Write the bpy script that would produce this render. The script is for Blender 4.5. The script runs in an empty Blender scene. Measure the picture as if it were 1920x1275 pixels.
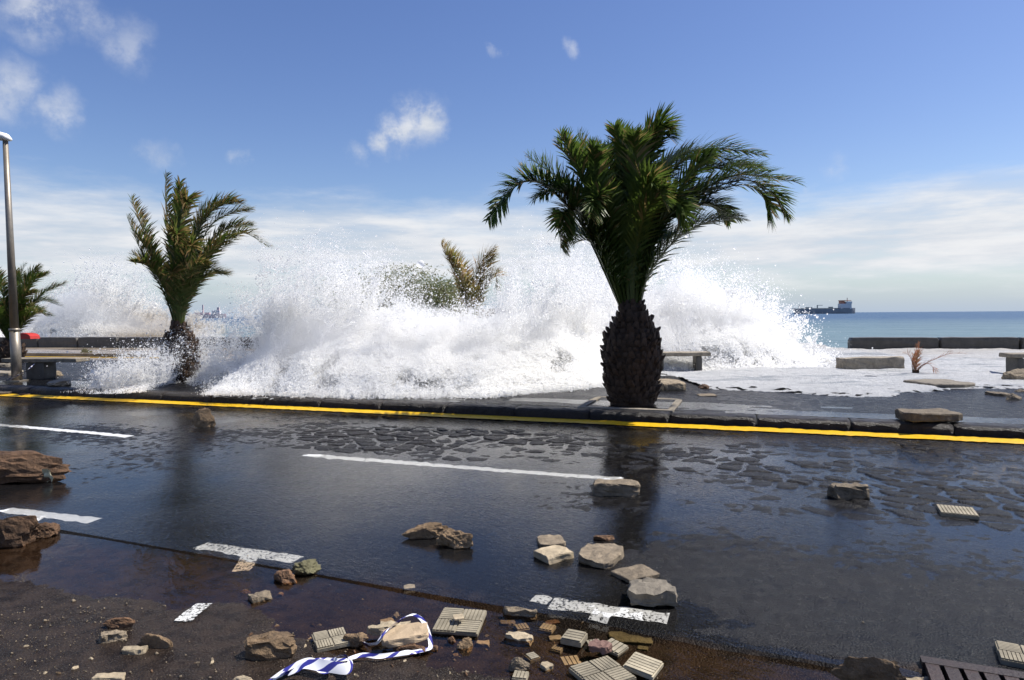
import bpy, bmesh, math, random
import numpy as np
from mathutils import Vector, Matrix, noise as mnoise
R = math.radians
sc = bpy.context.scene
C = sc.collection
# ------------------------------------------------------------------ camera, sky, sun, exposure
F, CAMH = 1280.0, 1.5                      # focal length in photo pixels (24 mm), eye height
PITCH, ROLL = R(2.13), R(-0.4)
cam = bpy.data.cameras.new('camera'); cam.lens = 24; cam.sensor_width = 36; cam.clip_start = .05; cam.clip_end = 30000
camo = bpy.data.objects.new('camera', cam); C.objects.link(camo)
camo.matrix_world = Matrix.Translation((0, 0, CAMH)) @ Matrix.Rotation(R(90) - PITCH, 4, 'X') @ Matrix.Rotation(ROLL, 4, 'Z')
sc.camera = camo
SUN = Vector((.80, .17, 1.20)).normalized()     # towards the sun: high, to the right and a little beyond the palms
SUN_EL = math.asin(SUN.z); SUN_AZ = math.atan2(SUN.x, SUN.y)
sun = bpy.data.lights.new('sun', 'SUN'); sun.energy = 4.6; sun.angle = R(.53); sun.color = (1, .96, .9)
suno = bpy.data.objects.new('sun', sun); C.objects.link(suno)
suno.rotation_euler = (-SUN).to_track_quat('-Z', 'Y').to_euler(); suno.location = (20, 15, 40)
sc.view_settings.view_transform = 'Standard'; sc.view_settings.look = 'None'
sc.view_settings.exposure = 0.55; sc.view_settings.gamma = 1
cy = sc.cycles
cy.max_bounces = 14; cy.diffuse_bounces = 12; cy.glossy_bounces = 4; cy.transmission_bounces = 8; cy.transparent_max_bounces = 16; cy.volume_bounces = 3
cy.caustics_reflective = False; cy.caustics_refractive = False; cy.use_denoising = True; cy.sample_clamp_indirect = 12

def ray(px, py):
    x = (px - 960) / F; y = (637.5 - py) / F
    v = camo.matrix_world.to_3x3() @ Vector((x, y, -1))
    return v / math.hypot(v.x, v.y) if False else v / v.y
def G(px, py, z=0.0):
    d = ray(px, py); t = (z - CAMH) / d.z
    return Vector((d.x * t, d.y * t, z))
def AT(px, py, Y):
    d = ray(px, py); return Vector((d.x * Y, Y, CAMH + d.z * Y))

def nt_of(m): m.use_nodes = True; t = m.node_tree; t.nodes.clear(); return t
class NT:
    def __init__(s, t): s.t = t
    def n(s, typ, **kw):
        nd = s.t.nodes.new(typ)
        ins = kw.pop('i', {})
        for k, v in kw.items(): setattr(nd, k, v)
        for k, v in ins.items(): s.set(nd.inputs[k], v)
        return nd
    def set(s, sock, v):
        if hasattr(v, 'is_output'): s.t.links.new(v, sock)
        elif isinstance(v, bpy.types.Node): s.t.links.new(v.outputs[0], sock)
        elif isinstance(v, (tuple, list)) and len(v) == 3 and sock.type == 'RGBA': sock.default_value = (*v, 1)
        else: sock.default_value = v
    def math(s, op, a, b=0.0, c=0.0, clamp=False):
        nd = s.n('ShaderNodeMath', operation=op, use_clamp=clamp); s.set(nd.inputs[0], a); s.set(nd.inputs[1], b); s.set(nd.inputs[2], c); return nd.outputs[0]
    def vmath(s, op, a, b=(0, 0, 0), out=0):
        nd = s.n('ShaderNodeVectorMath', operation=op); s.set(nd.inputs[0], a); s.set(nd.inputs[1], b); return nd.outputs['Value' if op in ('DOT_PRODUCT', 'LENGTH', 'DISTANCE') else 'Vector']
    def rng(s, v, a, b, c=0.0, d=1.0, smooth=True):
        nd = s.n('ShaderNodeMapRange', interpolation_type='SMOOTHSTEP' if smooth else 'LINEAR')
        for k, x in zip(('Value', 'From Min', 'From Max', 'To Min', 'To Max'), (v, a, b, c, d)): s.set(nd.inputs[k], x)
        return nd.outputs[0]
    def noise(s, vec, scale, detail=4, rough=.55, dist=0.0, col=False):
        nd = s.n('ShaderNodeTexNoise', i={'Scale': scale, 'Detail': detail, 'Roughness': rough, 'Distortion': dist})
        if vec is not None: s.set(nd.inputs['Vector'], vec)
        return nd.outputs['Color' if col else 'Fac']
    def mix(s, f, a, b):
        nd = s.n('ShaderNodeMix', data_type='RGBA'); s.set(nd.inputs[0], f); s.set(nd.inputs[6], a); s.set(nd.inputs[7], b); return nd.outputs[2]
    def scale(s, vec, xyz): return s.vmath('MULTIPLY', vec, xyz)

# world: Nishita sky, a cloud bank above the horizon and a few small loose clouds
world = bpy.data.worlds.new('World'); sc.world = world
w = NT(nt_of(world))
sky = w.n('ShaderNodeTexSky', sky_type='NISHITA', sun_disc=False, sun_elevation=SUN_EL, sun_rotation=SUN_AZ, altitude=0, air_density=1.0, dust_density=.6, ozone_density=2.2)
gen = w.n('ShaderNodeTexCoord').outputs['Generated']
dirn = w.vmath('NORMALIZE', gen)
sep = w.n('ShaderNodeSeparateXYZ', i={0: dirn}); dz = sep.outputs['Z']
zz = w.math('ADD', w.math('MAXIMUM', dz, 0.0), .07)
plane = w.vmath('DIVIDE', dirn, w.n('ShaderNodeCombineXYZ', i={0: zz, 1: zz, 2: 1.0}).outputs[0])
nz = w.noise(plane, .9, 8, .62)
nb = w.noise(w.scale(dirn, (3, 3, 20)), 2.0, 8, .62)
# bank between about 3 and 10 degrees
lowedge = w.rng(w.math('ADD', dz, w.math('MULTIPLY', w.math('SUBTRACT', nb, .5), .07)), .015, .075)
upedge = w.rng(w.math('ADD', dz, w.math('MULTIPLY', w.math('SUBTRACT', nz, .5), .17)), .105, .185, 1, 0)
bank = w.math('MULTIPLY', w.math('MULTIPLY', lowedge, upedge), w.rng(w.math('ADD', w.math('MULTIPLY', nb, .6), w.math('MULTIPLY', nz, .4)), .3, .56, .5, 1.0))
blobs = None
wn = w.noise(dirn, 14, 6, .62, col=True)
warp = w.vmath('ADD', dirn, w.scale(w.vmath('SUBTRACT', wn, (.5, .5, .5)), (.085, .085, .06)))
wisp = w.noise(dirn, 22, 6, .6)
CL = [(788, 226, .048, 1.0), (755, 248, .04, .95), (728, 270, .03, .8), (675, 290, .02, .35), (60, 15, .055, .7), (165, 35, .04, .4), (250, 80, .045, .4), (15, 165, .05, .6), (118, 212, .042, .5), (290, 292, .03, .35), (455, 292, .015, .3),
      (1075, 97, .02, .4), (935, 95, .014, .25), (1580, 315, .03, .3), (1530, 368, .02, .3)]
rnd = random.Random(5)
dirs = [(ray(a, b).normalized(), r, k) for a, b, r, k in CL]
for i in range(14):                       # the same loose clouds go on round the rest of the sky
    az = R(60 + i * 17.5 + rnd.uniform(-6, 6)); el = R(rnd.uniform(14, 50))
    dirs.append((Vector((math.sin(az) * math.cos(el), math.cos(az) * math.cos(el), math.sin(el))), rnd.uniform(.03, .07), .6))
for d, r, k in dirs:
    dist = w.vmath('DISTANCE', warp, tuple(d))
    b = w.rng(dist, r * .1, r * .95, k, 0)
    blobs = b if blobs is None else w.math('MAXIMUM', blobs, b)
blobs = w.math('MULTIPLY', blobs, w.rng(wisp, .36, .6, .12, 1.0))
cl = w.math('MAXIMUM', bank, blobs, clamp=True)
ccol = w.mix(w.rng(nb, .3, .7), (5.5, 5.9, 6.6), (7.5, 7.6, 7.8))
hz = w.rng(dz, -.02, .10, .95, 0)
hsv = w.n('ShaderNodeHueSaturation', i={'Hue': .515, 'Saturation': 1.17, 'Value': 1.14, 'Color': sky.outputs[0]}).outputs[0]
skyc = w.mix(hz, hsv, (3.9, 4.8, 6.2))
fin = w.mix(cl, skyc, ccol)
bg = w.n('ShaderNodeBackground', i={0: fin, 1: .079})
w.t.links.new(bg.outputs[0], w.n('ShaderNodeOutputWorld').inputs[0])

# ------------------------------------------------------------------ helpers
def tag(o, label=None, cat=None, group=None, kind=None):
    if label: o['label'] = label
    if cat: o['category'] = cat
    if group: o['group'] = group
    if kind: o['kind'] = kind
    return o
def mesh_obj(name, V, Fc, mat, parent=None, smooth=False, attrs=None):
    me = bpy.data.meshes.new(name)
    V = np.asarray(V, dtype=np.float32)
    if isinstance(Fc, np.ndarray) and len(Fc):
        n, k = Fc.shape
        me.vertices.add(len(V)); me.vertices.foreach_set('co', V.ravel())
        me.loops.add(n * k); me.loops.foreach_set('vertex_index', Fc.astype(np.int32).ravel())
        me.polygons.add(n); me.polygons.foreach_set('loop_start', np.arange(0, n * k, k, dtype=np.int32))
        me.update(calc_edges=True); me.validate()
    else:
        me.from_pydata([tuple(map(float, v)) for v in V], [], [tuple(f) for f in Fc])
    for k, a in (attrs or {}).items():
        at = me.attributes.new(k, 'FLOAT', 'POINT'); at.data.foreach_set('value', np.asarray(a, dtype=np.float32))
    if smooth and len(me.polygons): me.polygons.foreach_set('use_smooth', np.ones(len(me.polygons), dtype=bool))
    me.materials.append(mat)
    o = bpy.data.objects.new(name, me); C.objects.link(o)
    if parent: o.parent = parent
    return o
def empty(name, loc, rz=0.0):
    o = bpy.data.objects.new(name, None); C.objects.link(o); o.location = loc; o.rotation_euler.z = rz; o.empty_display_size = .2; return o
class MB:
    def __init__(s): s.v = []; s.f = []
    def box(s, c, size, rz=0.0, taper=1.0):
        b = len(s.v); cx, cy_, cz = c; sx, sy, sz = (q / 2 for q in size); co, si = math.cos(rz), math.sin(rz)
        for z in (-1, 1):
            k = taper if z > 0 else 1
            for x, y in ((-1, -1), (1, -1), (1, 1), (-1, 1)):
                X, Y = x * sx * k, y * sy * k; s.v.append((cx + X * co - Y * si, cy_ + X * si + Y * co, cz + z * sz))
        s.f += [tuple(b + i for i in q) for q in ((3, 2, 1, 0), (4, 5, 6, 7), (0, 1, 5, 4), (1, 2, 6, 5), (2, 3, 7, 6), (3, 0, 4, 7))]
    def tube(s, pts, rad, n=8, cap=True):
        b = len(s.v); pts = [Vector(p) for p in pts]; m = len(pts)
        for i, p in enumerate(pts):
            t = (pts[min(i + 1, m - 1)] - pts[max(i - 1, 0)]).normalized()
            a = t.cross(Vector((0, 1, .01)) if abs(t.y) < .9 else Vector((1, 0, 0))).normalized(); c = t.cross(a)
            r = rad[i] if isinstance(rad, (list, tuple)) else rad
            for k in range(n):
                g = 2 * math.pi * k / n; s.v.append(tuple(p + (a * math.cos(g) + c * math.sin(g)) * r))
        for i in range(m - 1):
            for k in range(n): s.f.append((b + i * n + k, b + i * n + (k + 1) % n, b + (i + 1) * n + (k + 1) % n, b + (i + 1) * n + k))
        if cap: s.f.append(tuple(b + k for k in range(n))[::-1]); s.f.append(tuple(b + (m - 1) * n + k for k in range(n)))
    def obj(s, name, mat, parent=None, smooth=False): return mesh_obj(name, s.v, s.f, mat, parent, smooth)
# vectorised value noise
_rs = np.random.RandomState(7); _L = _rs.rand(64, 64, 64).astype(np.float32)
def vnoise(x, y, z=0.0):
    x, y, z = np.broadcast_arrays(np.asarray(x, float), np.asarray(y, float), np.asarray(z, float))
    xi, yi, zi = np.floor(x).astype(int), np.floor(y).astype(int), np.floor(z).astype(int)
    fx, fy, fz = x - xi, y - yi, z - zi
    fx, fy, fz = (f * f * (3 - 2 * f) for f in (fx, fy, fz)); o = 0
    for i in (0, 1):
        for j in (0, 1):
            for k in (0, 1):
                o = o + _L[(xi + i) % 64, (yi + j) % 64, (zi + k) % 64] * (fx if i else 1 - fx) * (fy if j else 1 - fy) * (fz if k else 1 - fz)
    return o
def fbm(x, y, z=0.0, o=4):
    a, t, s = 1.0, 0.0, 0.0
    for i in range(o): t = t + a * vnoise(x * 2**i + 13.7 * i, y * 2**i + 5.1 * i, np.asarray(z) * 2**i + 3.3 * i); s += a; a *= .5
    return t / s
def sstep(a, b, x): t = np.clip((x - a) / (b - a), 0, 1); return t * t * (3 - 2 * t)
def voro(x, y):
    xi, yi = np.floor(x), np.floor(y); f1 = np.full(x.shape, 9.0); f2 = np.full(x.shape, 9.0); cid = np.zeros(x.shape)
    for i in (-1, 0, 1):
        for j in (-1, 0, 1):
            cx, cyy = xi + i, yi + j; a = (cx.astype(int) % 64, cyy.astype(int) % 64)
            px, py = cx + .1 + .8 * _L[a[0], a[1], 3], cyy + .1 + .8 * _L[a[0], a[1], 9]
            d = np.hypot(px - x, py - y); new = d < f1
            f2 = np.where(new, f1, np.minimum(f2, d)); cid = np.where(new, _L[a[0], a[1], 17], cid); f1 = np.where(new, d, f1)
    return f2 - f1, cid

# street frame: u along the kerb (rightwards), v away from the camera, origin at the kerb line's right end in the photo
A0, B0 = G(0, 744), G(1920, 836)
EU = (B0 - A0).normalized(); EV = Vector((-EU.y, EU.x, 0))
def W(u, v, z=0.0): p = B0 + EU * u + EV * v; return Vector((p.x, p.y, z))
def UV(p): q = Vector((p.x - B0.x, p.y - B0.y, 0)); return q.dot(EU), q.dot(EV)
def Wn(u, v): return B0.x + EU.x * u + EV.x * v, B0.y + EU.y * u + EV.y * v
e1, e2 = UV(G(170, 1000)), UV(G(1560, 1240))
def vedge(u): return e1[1] + (u - e1[0]) * (e2[1] - e1[1]) / (e2[0] - e1[0])
SW = .16                                     # pavement level
def mudmask(u, v):
    ve = vedge(u)
    n = fbm(u * .9, v * .9, 2.2, 4)
    m = sstep(-.25, -1.0, (v - ve) + (n - .5) * 1.3) * (1 - .8 * sstep(-3.4, -2.4, u))
    m2 = sstep(-7.2, -8.4, u + (n - .5) * 1.5) * sstep(.5, -.3, v - ve + (n - .5))
    return np.clip(np.maximum(m, m2 * .8), 0, 1)
def road_h(u, v):
    u = np.asarray(u, float); v = np.asarray(v, float)
    n1 = fbm(u * .45, v * .8, 1.1, 3) - .5
    h = n1 * .022 - .004
    wu, wv = u + .22 * (fbm(u * 3.5, v * 3.5, 5, 3) - .5), v + .22 * (fbm(u * 3.5, v * 3.5, 9, 3) - .5)
    cr, cid = voro(wu / .27, wv / .20)
    reg = np.maximum(np.exp(-((u + 6.2) / 2.6)**2 - ((v + 1.7) / 1.0)**2), np.exp(-((u + 1.2) / 3.2)**2 - ((v + 2.0) / 1.5)**2))
    reg = sstep(.15, .6, reg + (fbm(u * .8, v * 1.4, 4.4, 3) - .5) * .5)
    h = h + reg * (.010 + (cid - .5) * .014 - .024 * sstep(.20, .03, cr))
    h = h + (fbm(u * 9, v * 9, 3.3, 2) - .5) * .006 + (fbm(u * 21, v * 21, 1.3, 2) - .5) * .010
    h = h - .006 * sstep(.07, .0, cr) * sstep(-5.2, -4.2, v)
    h = h + .0065 * sstep(-5.2, -3.2, u + (n1 * 5)) * sstep(-2.4, -3.6, v + n1 * 4)
    d = v - vedge(u) + (fbm(u * 2.2, v * 2.2, 8, 3) - .5) * .14
    low = sstep(.05, -.07, d)
    md = mudmask(u, v)
    dr = .012 + .028 * sstep(-5.6, -3.6, u)
    h = h - low * dr + md * (.022 + .03 * (fbm(u * 2.1, v * 2.1, 6, 4) - .35)) + low * md * .012
    return h
def ground_z(p):
    u, v = UV(p)
    if v > .27: return SW
    return float(road_h(u, v))
def GR(px, py):
    z = 0.0
    for _ in range(4): p = G(px, py, z); z = ground_z(p)
    p.z = z; return p

# ------------------------------------------------------------------ materials
MATS = {}
def mat(name, build):
    m = bpy.data.materials.new(name); t = NT(nt_of(m)); out = t.n('ShaderNodeOutputMaterial'); build(t, out); MATS[name] = m; return m
def surf(t, out, sh): t.t.links.new(sh, out.inputs['Surface'])
def bump(t, h, dist=.01, strength=1.0, normal=None):
    nd = t.n('ShaderNodeBump', i={'Height': h, 'Distance': dist, 'Strength': strength})
    if normal is not None: t.set(nd.inputs['Normal'], normal)
    return nd.outputs[0]
def geo_pos(t): return t.n('ShaderNodeNewGeometry').outputs['Position']
def objc(t): return t.n('ShaderNodeTexCoord').outputs['Object']
def principled(t, col, rough, normal=None, spec=.5, **kw):
    nd = t.n('ShaderNodeBsdfPrincipled', i={'Base Color': col, 'Roughness': rough, 'Specular IOR Level': spec, **kw})
    if normal is not None: t.set(nd.inputs['Normal'], normal)
    return nd.outputs[0]
def simple(name, col, rough=.7, var=.25, scale=12, b=.004, spec=.4, metal=0.0, bscale=None):
    def f(t, out):
        p = objc(t); n = t.noise(p, scale, 8, .72); rv = t.n('ShaderNodeObjectInfo').outputs['Random']
        k = t.math('MULTIPLY', t.rng(n, .25, .75, 1 - var, 1 + var, False), t.rng(rv, 0, 1, 1 - var * .5, 1 + var * .5, False))
        c = t.vmath('MULTIPLY', tuple(col), t.n('ShaderNodeCombineXYZ', i={0: k, 1: k, 2: k}).outputs[0])
        nn = bump(t, t.noise(p, bscale or scale * 4, 6, .7), b)
        surf(t, out, principled(t, c, rough, nn, spec, Metallic=metal))
    return mat(name, f)
def m_asphalt(t, out):
    p = geo_pos(t); md = t.n('ShaderNodeAttribute', attribute_name='mud').outputs['Fac']
    g = t.noise(p, 130, 3, .7); big = t.noise(p, 1.3, 5, .6); mid = t.noise(p, 9, 5, .65)
    asp = t.mix(t.rng(g, .35, .75), (.006, .006, .007), (.020, .0195, .020))
    asp = t.mix(t.rng(big, .35, .7, 0, .5), asp, (.017, .0145, .013))
    mud = t.mix(t.rng(mid, .3, .7), (.014, .010, .008), (.038, .027, .020))
    grit = t.rng(t.noise(p, 75, 2, .8), .66, .74)
    mud = t.mix(t.math('MULTIPLY', grit, .6), mud, (.26, .20, .14))
    col = t.mix(t.rng(t.math('ADD', md, t.math('MULTIPLY', t.math('SUBTRACT', mid, .5), .5)), .25, .6), asp, mud)
    v = t.n('ShaderNodeTexVoronoi', i={'Scale': 95.0, 'Vector': p}).outputs['Distance']
    hgt = t.math('ADD', t.math('MULTIPLY', v, -.8), t.math('MULTIPLY', g, .7))
    surf(t, out, principled(t, col, t.rng(mid, .3, .7, .20, .38), bump(t, hgt, .008, .9), .095))
M_ASPH = mat('wet_asphalt', m_asphalt)
def m_water(tint, rip, sc1):
    def f(t, out):
        p = geo_pos(t)
        q = t.n('ShaderNodeVectorRotate', rotation_type='Z_AXIS', i={'Vector': p, 'Angle': -math.atan2(EU.y, EU.x) + .5}).outputs[0]
        n1 = t.noise(t.scale(q, (1, 2.6, 1)), sc1, 3, .5, .6); n2 = t.noise(t.scale(q, (1, 1.8, 1)), sc1 * 4.2, 3, .55, .4)
        patch = t.rng(t.noise(p, .7, 3, .5), .35, .65, .25, 1.0)
        h = t.math('MULTIPLY', t.math('ADD', n1, t.math('MULTIPLY', n2, .35)), patch)
        nn = bump(t, h, rip, 1.0)
        fr = t.n('ShaderNodeFresnel', i={'IOR': 1.25, 'Normal': nn}).outputs[0]
        gl = t.n('ShaderNodeBsdfGlossy', i={'Color': (1, 1, 1), 'Roughness': .045, 'Normal': nn}).outputs[0]
        tr = t.n('ShaderNodeBsdfTransparent', i={'Color': tint}).outputs[0]
        mx = t.n('ShaderNodeMixShader', i={0: fr, 1: tr, 2: gl}); surf(t, out, mx.outputs[0])
    return f
M_FILM = mat('water_film', m_water((.80, .80, .80), .0035, 16))
M_POOL = mat('muddy_water', m_water((.85, .74, .62), .003, 7))
def m_paint(col, wear, dark=(.02, .02, .02)):
    def f(t, out):
        p = geo_pos(t); a = t.noise(p, 60, 4, .75); b2 = t.noise(p, 6, 3, .6)
        keep = t.rng(t.math('ADD', a, t.math('MULTIPLY', t.math('SUBTRACT', b2, .5), .35)), wear - .03, wear + .03)
        c = t.mix(t.rng(t.noise(p, 20, 4, .6), .3, .7), col, tuple(x * .8 for x in col))
        pb = principled(t, c, .35, bump(t, a, .003), .5)
        mx = t.n('ShaderNodeMixShader', i={0: keep, 1: t.n('ShaderNodeBsdfTransparent').outputs[0], 2: pb}); surf(t, out, mx.outputs[0])
    return f
M_WHITE = mat('white_road_paint', m_paint((.72, .72, .69), .27))
M_WORN = mat('worn_white_paint', m_paint((.72, .71, .66), .45))
M_YEL = mat('yellow_road_paint', m_paint((.80, .47, .012), .33))
M_KERB = simple('kerb_basalt', (.020, .014, .010), .4, .7, 30, .05, .45, bscale=34)
M_CONC = simple('grey_concrete', (.21, .18, .135), .75, .5, 11, .008)
M_DCONC = simple('dark_wet_concrete', (.085, .077, .066), .5, .4, 6, .01)
M_TAN = simple('tan_stone', (.36, .29, .19), .8, .45, 11, .006)
M_TILE = simple('cement_tile', (.29, .25, .175), .8, .5, 9, .004)
M_RED = simple('reddish_slab', (.16, .09, .07), .75, .3, 14, .004)
M_LAVA = simple('brown_lava_rock', (.16, .088, .045), .75, .75, 13, .045, bscale=17)
M_TROCK = simple('tan_lava_rock', (.30, .20, .11), .8, .7, 16, .04, bscale=21)
M_GROCK = simple('grey_rock', (.21, .165, .11), .8, .65, 16, .025, bscale=26)
M_MOSS = simple('mossy_rock', (.11, .10, .05), .7, .6, 14, .015)
M_WOOD = simple('weathered_board', (.36, .27, .17), .75, .3, 10, .004)
M_METAL = simple('galvanised_pole', (.23, .20, .16), .45, .2, 8, .001, .5, .5)
M_WPL = simple('white_lamp_housing', (.8, .8, .78), .4, .05, 5, .0005)
M_REDP = simple('red_plastic', (.42, .035, .025), .4, .15, 8, .001)
M_RUST = simple('rusty_iron', (.030, .016, .012), .45, .5, 20, .006)
M_HULL = simple('hazed_ship_hull', (.24, .25, .27), .6, .2, .1, .01)  # dark hull lightened to grey: the distance haze is in its colour
M_SHW = simple('white_ship_paint', (.62, .62, .62), .6, .1, .1, .01)
M_SHO = simple('hazed_orange_paint', (.55, .24, .15), .6, .1, .1, .01)  # orange muted too, with the haze mixed into the paint colour
M_SHG = simple('grey_deck_gear', (.26, .29, .28), .6, .2, .1, .01)
M_BARK = simple('palm_bark', (.055, .032, .018), .8, .6, 18, .012)
M_WOODT = simple('tree_bark', (.12, .09, .06), .9, .4, 12, .01)
M_PLA = simple('yellowed_plastic', (.62, .56, .36), .4, .2, 14, .003)
def m_leaf(g1, g2, tan):
    def f(t, out):
        d = t.n('ShaderNodeAttribute', attribute_name='dry').outputs['Fac']; rv = t.n('ShaderNodeObjectInfo').outputs['Random']
        n = t.noise(objc(t), 9, 3, .6)
        g = t.mix(t.math('ADD', t.math('MULTIPLY', rv, .6), t.math('MULTIPLY', n, .4)), g1, g2)
        c = t.mix(d, g, tan)
        pb = principled(t, c, .42, None, .5); tr = t.n('ShaderNodeBsdfTranslucent', i={0: c}).outputs[0]
        mx = t.n('ShaderNodeMixShader', i={0: .42, 1: pb, 2: tr}); surf(t, out, mx.outputs[0])
    return f
M_LEAF = mat('palm_leaf', m_leaf((.050, .098, .018), (.115, .165, .028), (.33, .22, .09)))
M_DRYL = mat('salt_burnt_leaf', m_leaf((.15, .22, .04), (.26, .29, .08), (.55, .37, .18)))
M_REDL = mat('dead_palm_leaf', m_leaf((.20, .15, .06), (.26, .14, .07), (.36, .13, .06)))
M_TAMA = mat('tamarisk_leaf', m_leaf((.15, .19, .085), (.24, .25, .12), (.38, .28, .15)))
def m_foam(t, out):
    p = geo_pos(t); md = t.n('ShaderNodeAttribute', attribute_name='silt').outputs['Fac']
    n = t.noise(p, 3.0, 6, .65, 1.2); n2 = t.noise(t.scale(p, (1, 2.2, 1)), 16, 5, .7)
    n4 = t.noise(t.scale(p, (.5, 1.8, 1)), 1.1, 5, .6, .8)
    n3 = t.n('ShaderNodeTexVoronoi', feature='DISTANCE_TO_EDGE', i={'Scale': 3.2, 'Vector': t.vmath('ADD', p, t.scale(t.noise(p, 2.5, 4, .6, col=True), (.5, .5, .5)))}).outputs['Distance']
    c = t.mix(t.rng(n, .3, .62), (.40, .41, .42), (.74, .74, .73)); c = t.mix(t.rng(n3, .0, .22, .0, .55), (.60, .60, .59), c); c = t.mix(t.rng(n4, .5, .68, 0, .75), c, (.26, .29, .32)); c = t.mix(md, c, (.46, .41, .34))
    hgt = t.math('ADD', n2, t.math('MULTIPLY', n, .8))
    thin = t.n('ShaderNodeAttribute', attribute_name='thin').outputs['Fac']
    lace = t.math('ADD', t.math('MULTIPLY', n3, 2.4), t.math('MULTIPLY', n, .8))
    hole = t.rng(t.math('SUBTRACT', lace, t.math('MULTIPLY', t.math('SUBTRACT', 1.0, thin), 1.6)), .38, .62)
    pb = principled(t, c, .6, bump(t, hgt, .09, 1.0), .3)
    surf(t, out, t.n('ShaderNodeMixShader', i={0: hole, 1: pb, 2: t.n('ShaderNodeBsdfTransparent').outputs[0]}).outputs[0])
M_FOAM = mat('sea_foam', m_foam)
def m_spray(t, out):
    md = t.n('ShaderNodeAttribute', attribute_name='silt').outputs['Fac']
    c = t.mix(md, (.95, .945, .93), (.58, .52, .43))
    df = t.n('ShaderNodeBsdfDiffuse', i={0: c}).outputs[0]; tr = t.n('ShaderNodeBsdfTranslucent', i={0: c}).outputs[0]
    mx = t.n('ShaderNodeMixShader', i={0: .62, 1: df, 2: tr}); surf(t, out, mx.outputs[0])
def m_core(t, out):
    p = geo_pos(t); md = t.n('ShaderNodeAttribute', attribute_name='silt').outputs['Fac']
    c = t.mix(md, (.93, .925, .91), (.55, .49, .40)); nn = bump(t, t.noise(p, 14, 6, .7), .06, .8)
    df = t.n('ShaderNodeBsdfDiffuse', i={0: c, 'Normal': nn}).outputs[0]; tr = t.n('ShaderNodeBsdfTranslucent', i={0: c, 'Normal': nn}).outputs[0]
    mx = t.n('ShaderNodeMixShader', i={0: .5, 1: df, 2: tr}); surf(t, out, mx.outputs[0])
M_CORE = mat('white_water', m_core)
def m_mist(t, out):
    v = t.n('ShaderNodeVolumePrincipled', i={'Color': (1, 1, 1), 'Density': .55, 'Anisotropy': .35}); t.t.links.new(v.outputs[0], out.inputs['Volume'])
M_MIST = mat('spray_mist', m_mist)
def m_mist2(t, out):
    v = t.n('ShaderNodeVolumePrincipled', i={'Color': (1, 1, 1), 'Density': .22, 'Anisotropy': .35}); t.t.links.new(v.outputs[0], out.inputs['Volume'])
M_MIST2 = mat('thin_spray_mist', m_mist2)
M_SPRAY = mat('spray_droplets', m_spray)
def m_sea(t, out):
    p = geo_pos(t); dist = t.vmath('LENGTH', p)
    n = t.noise(t.scale(p, (.5, 1.0, 1)), .08, 5, .6)
    shal = t.rng(t.math('ADD', dist, t.math('MULTIPLY', t.math('SUBTRACT', n, .5), 60)), 45, 330)
    c = t.mix(shal, (.115, .175, .185), (.030, .075, .135))
    h1 = t.noise(t.scale(p, (.5, 1, 1)), .5, 5, .6); h2 = t.noise(t.scale(p, (.6, 1, 1)), .06, 4, .55)
    hh = t.math('ADD', t.math('MULTIPLY', h1, .35), t.math('MULTIPLY', h2, 2.0))
    cap = t.math('MULTIPLY', t.rng(t.noise(t.scale(p, (.35, 1, 1)), .35, 6, .7), .62, .70), .6)
    c = t.mix(cap, c, (.7, .72, .72))
    surf(t, out, principled(t, c, .35, bump(t, hh, 1.6, 1.0), .22))
M_SEA = mat('sea_water', m_sea)
def m_tape(t, out):
    a = t.n('ShaderNodeAttribute', attribute_name='along').outputs['Fac']; x = t.n('ShaderNodeAttribute', attribute_name='across').outputs['Fac']
    s = t.math('FRACT', t.math('ADD', t.math('MULTIPLY', a, 8.5), t.math('MULTIPLY', x, .5)))
    blue = t.rng(s, .60, .63)
    c = t.mix(blue, (.82, .82, .84), (.035, .035, .23))
    surf(t, out, principled(t, c, .3, None, .5))
M_TAPE = mat('barrier_tape', m_tape)

# ------------------------------------------------------------------ the setting
def grid_sheet(name, us, vs, zf, m, attrs=None, keep=None, kind='structure', xy=False):
    U, V = np.meshgrid(us, vs, indexing='ij'); Z = zf(U, V)
    X, Y = (U, V) if xy else Wn(U, V)
    P = np.stack([X, Y, Z], -1).reshape(-1, 3); nu, nv = U.shape
    I = np.arange(nu * nv).reshape(nu, nv)
    Q = np.stack([I[:-1, :-1], I[1:, :-1], I[1:, 1:], I[:-1, 1:]], -1).reshape(-1, 4)
    at = {k: f(U, V).ravel() for k, f in (attrs or {}).items()}
    if keep is not None:
        kk = keep(U, V).ravel(); Q = Q[kk[Q].all(1)]; used = np.unique(Q); rm = np.full(len(P), -1); rm[used] = np.arange(len(used))
        P = P[used]; Q = rm[Q]; at = {k: a[used] for k, a in at.items()}
    o = mesh_obj(name, P, Q, m, None, True, at); o['kind'] = kind; return o
# sea, out to the horizon
sm = MB(); S = 14000
sm.v = [(-S, 22, -.75), (S, 22, -.75), (S, S, -.75), (-S, S, -.75)]; sm.f = [(0, 1, 2, 3)]
tag(sm.obj('sea', M_SEA), kind='structure')
gm = MB(); gm.v = [tuple(W(-120, -90, -.09)), tuple(W(120, -90, -.09)), tuple(W(120, .4, -.09)), tuple(W(-120, .4, -.09))]; gm.f = [(0, 1, 2, 3)]
tag(mesh_obj('ground', gm.v, gm.f, M_ASPH), kind='structure')
grid_sheet('road', np.concatenate([np.arange(-27, -14, .08), np.arange(-14, 4, .02), np.arange(4, 7.01, .06)]), np.concatenate([np.arange(-8.6, -4.6, .036), np.arange(-4.6, .272, .02)]), road_h, M_ASPH, {'mud': lambda u, v: np.maximum(mudmask(u, v), .75 * sstep(.3, -.45, v - vedge(u) + (fbm(u * 1.3, v * 1.3, 8, 4) - .5) * 1.1))})
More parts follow.
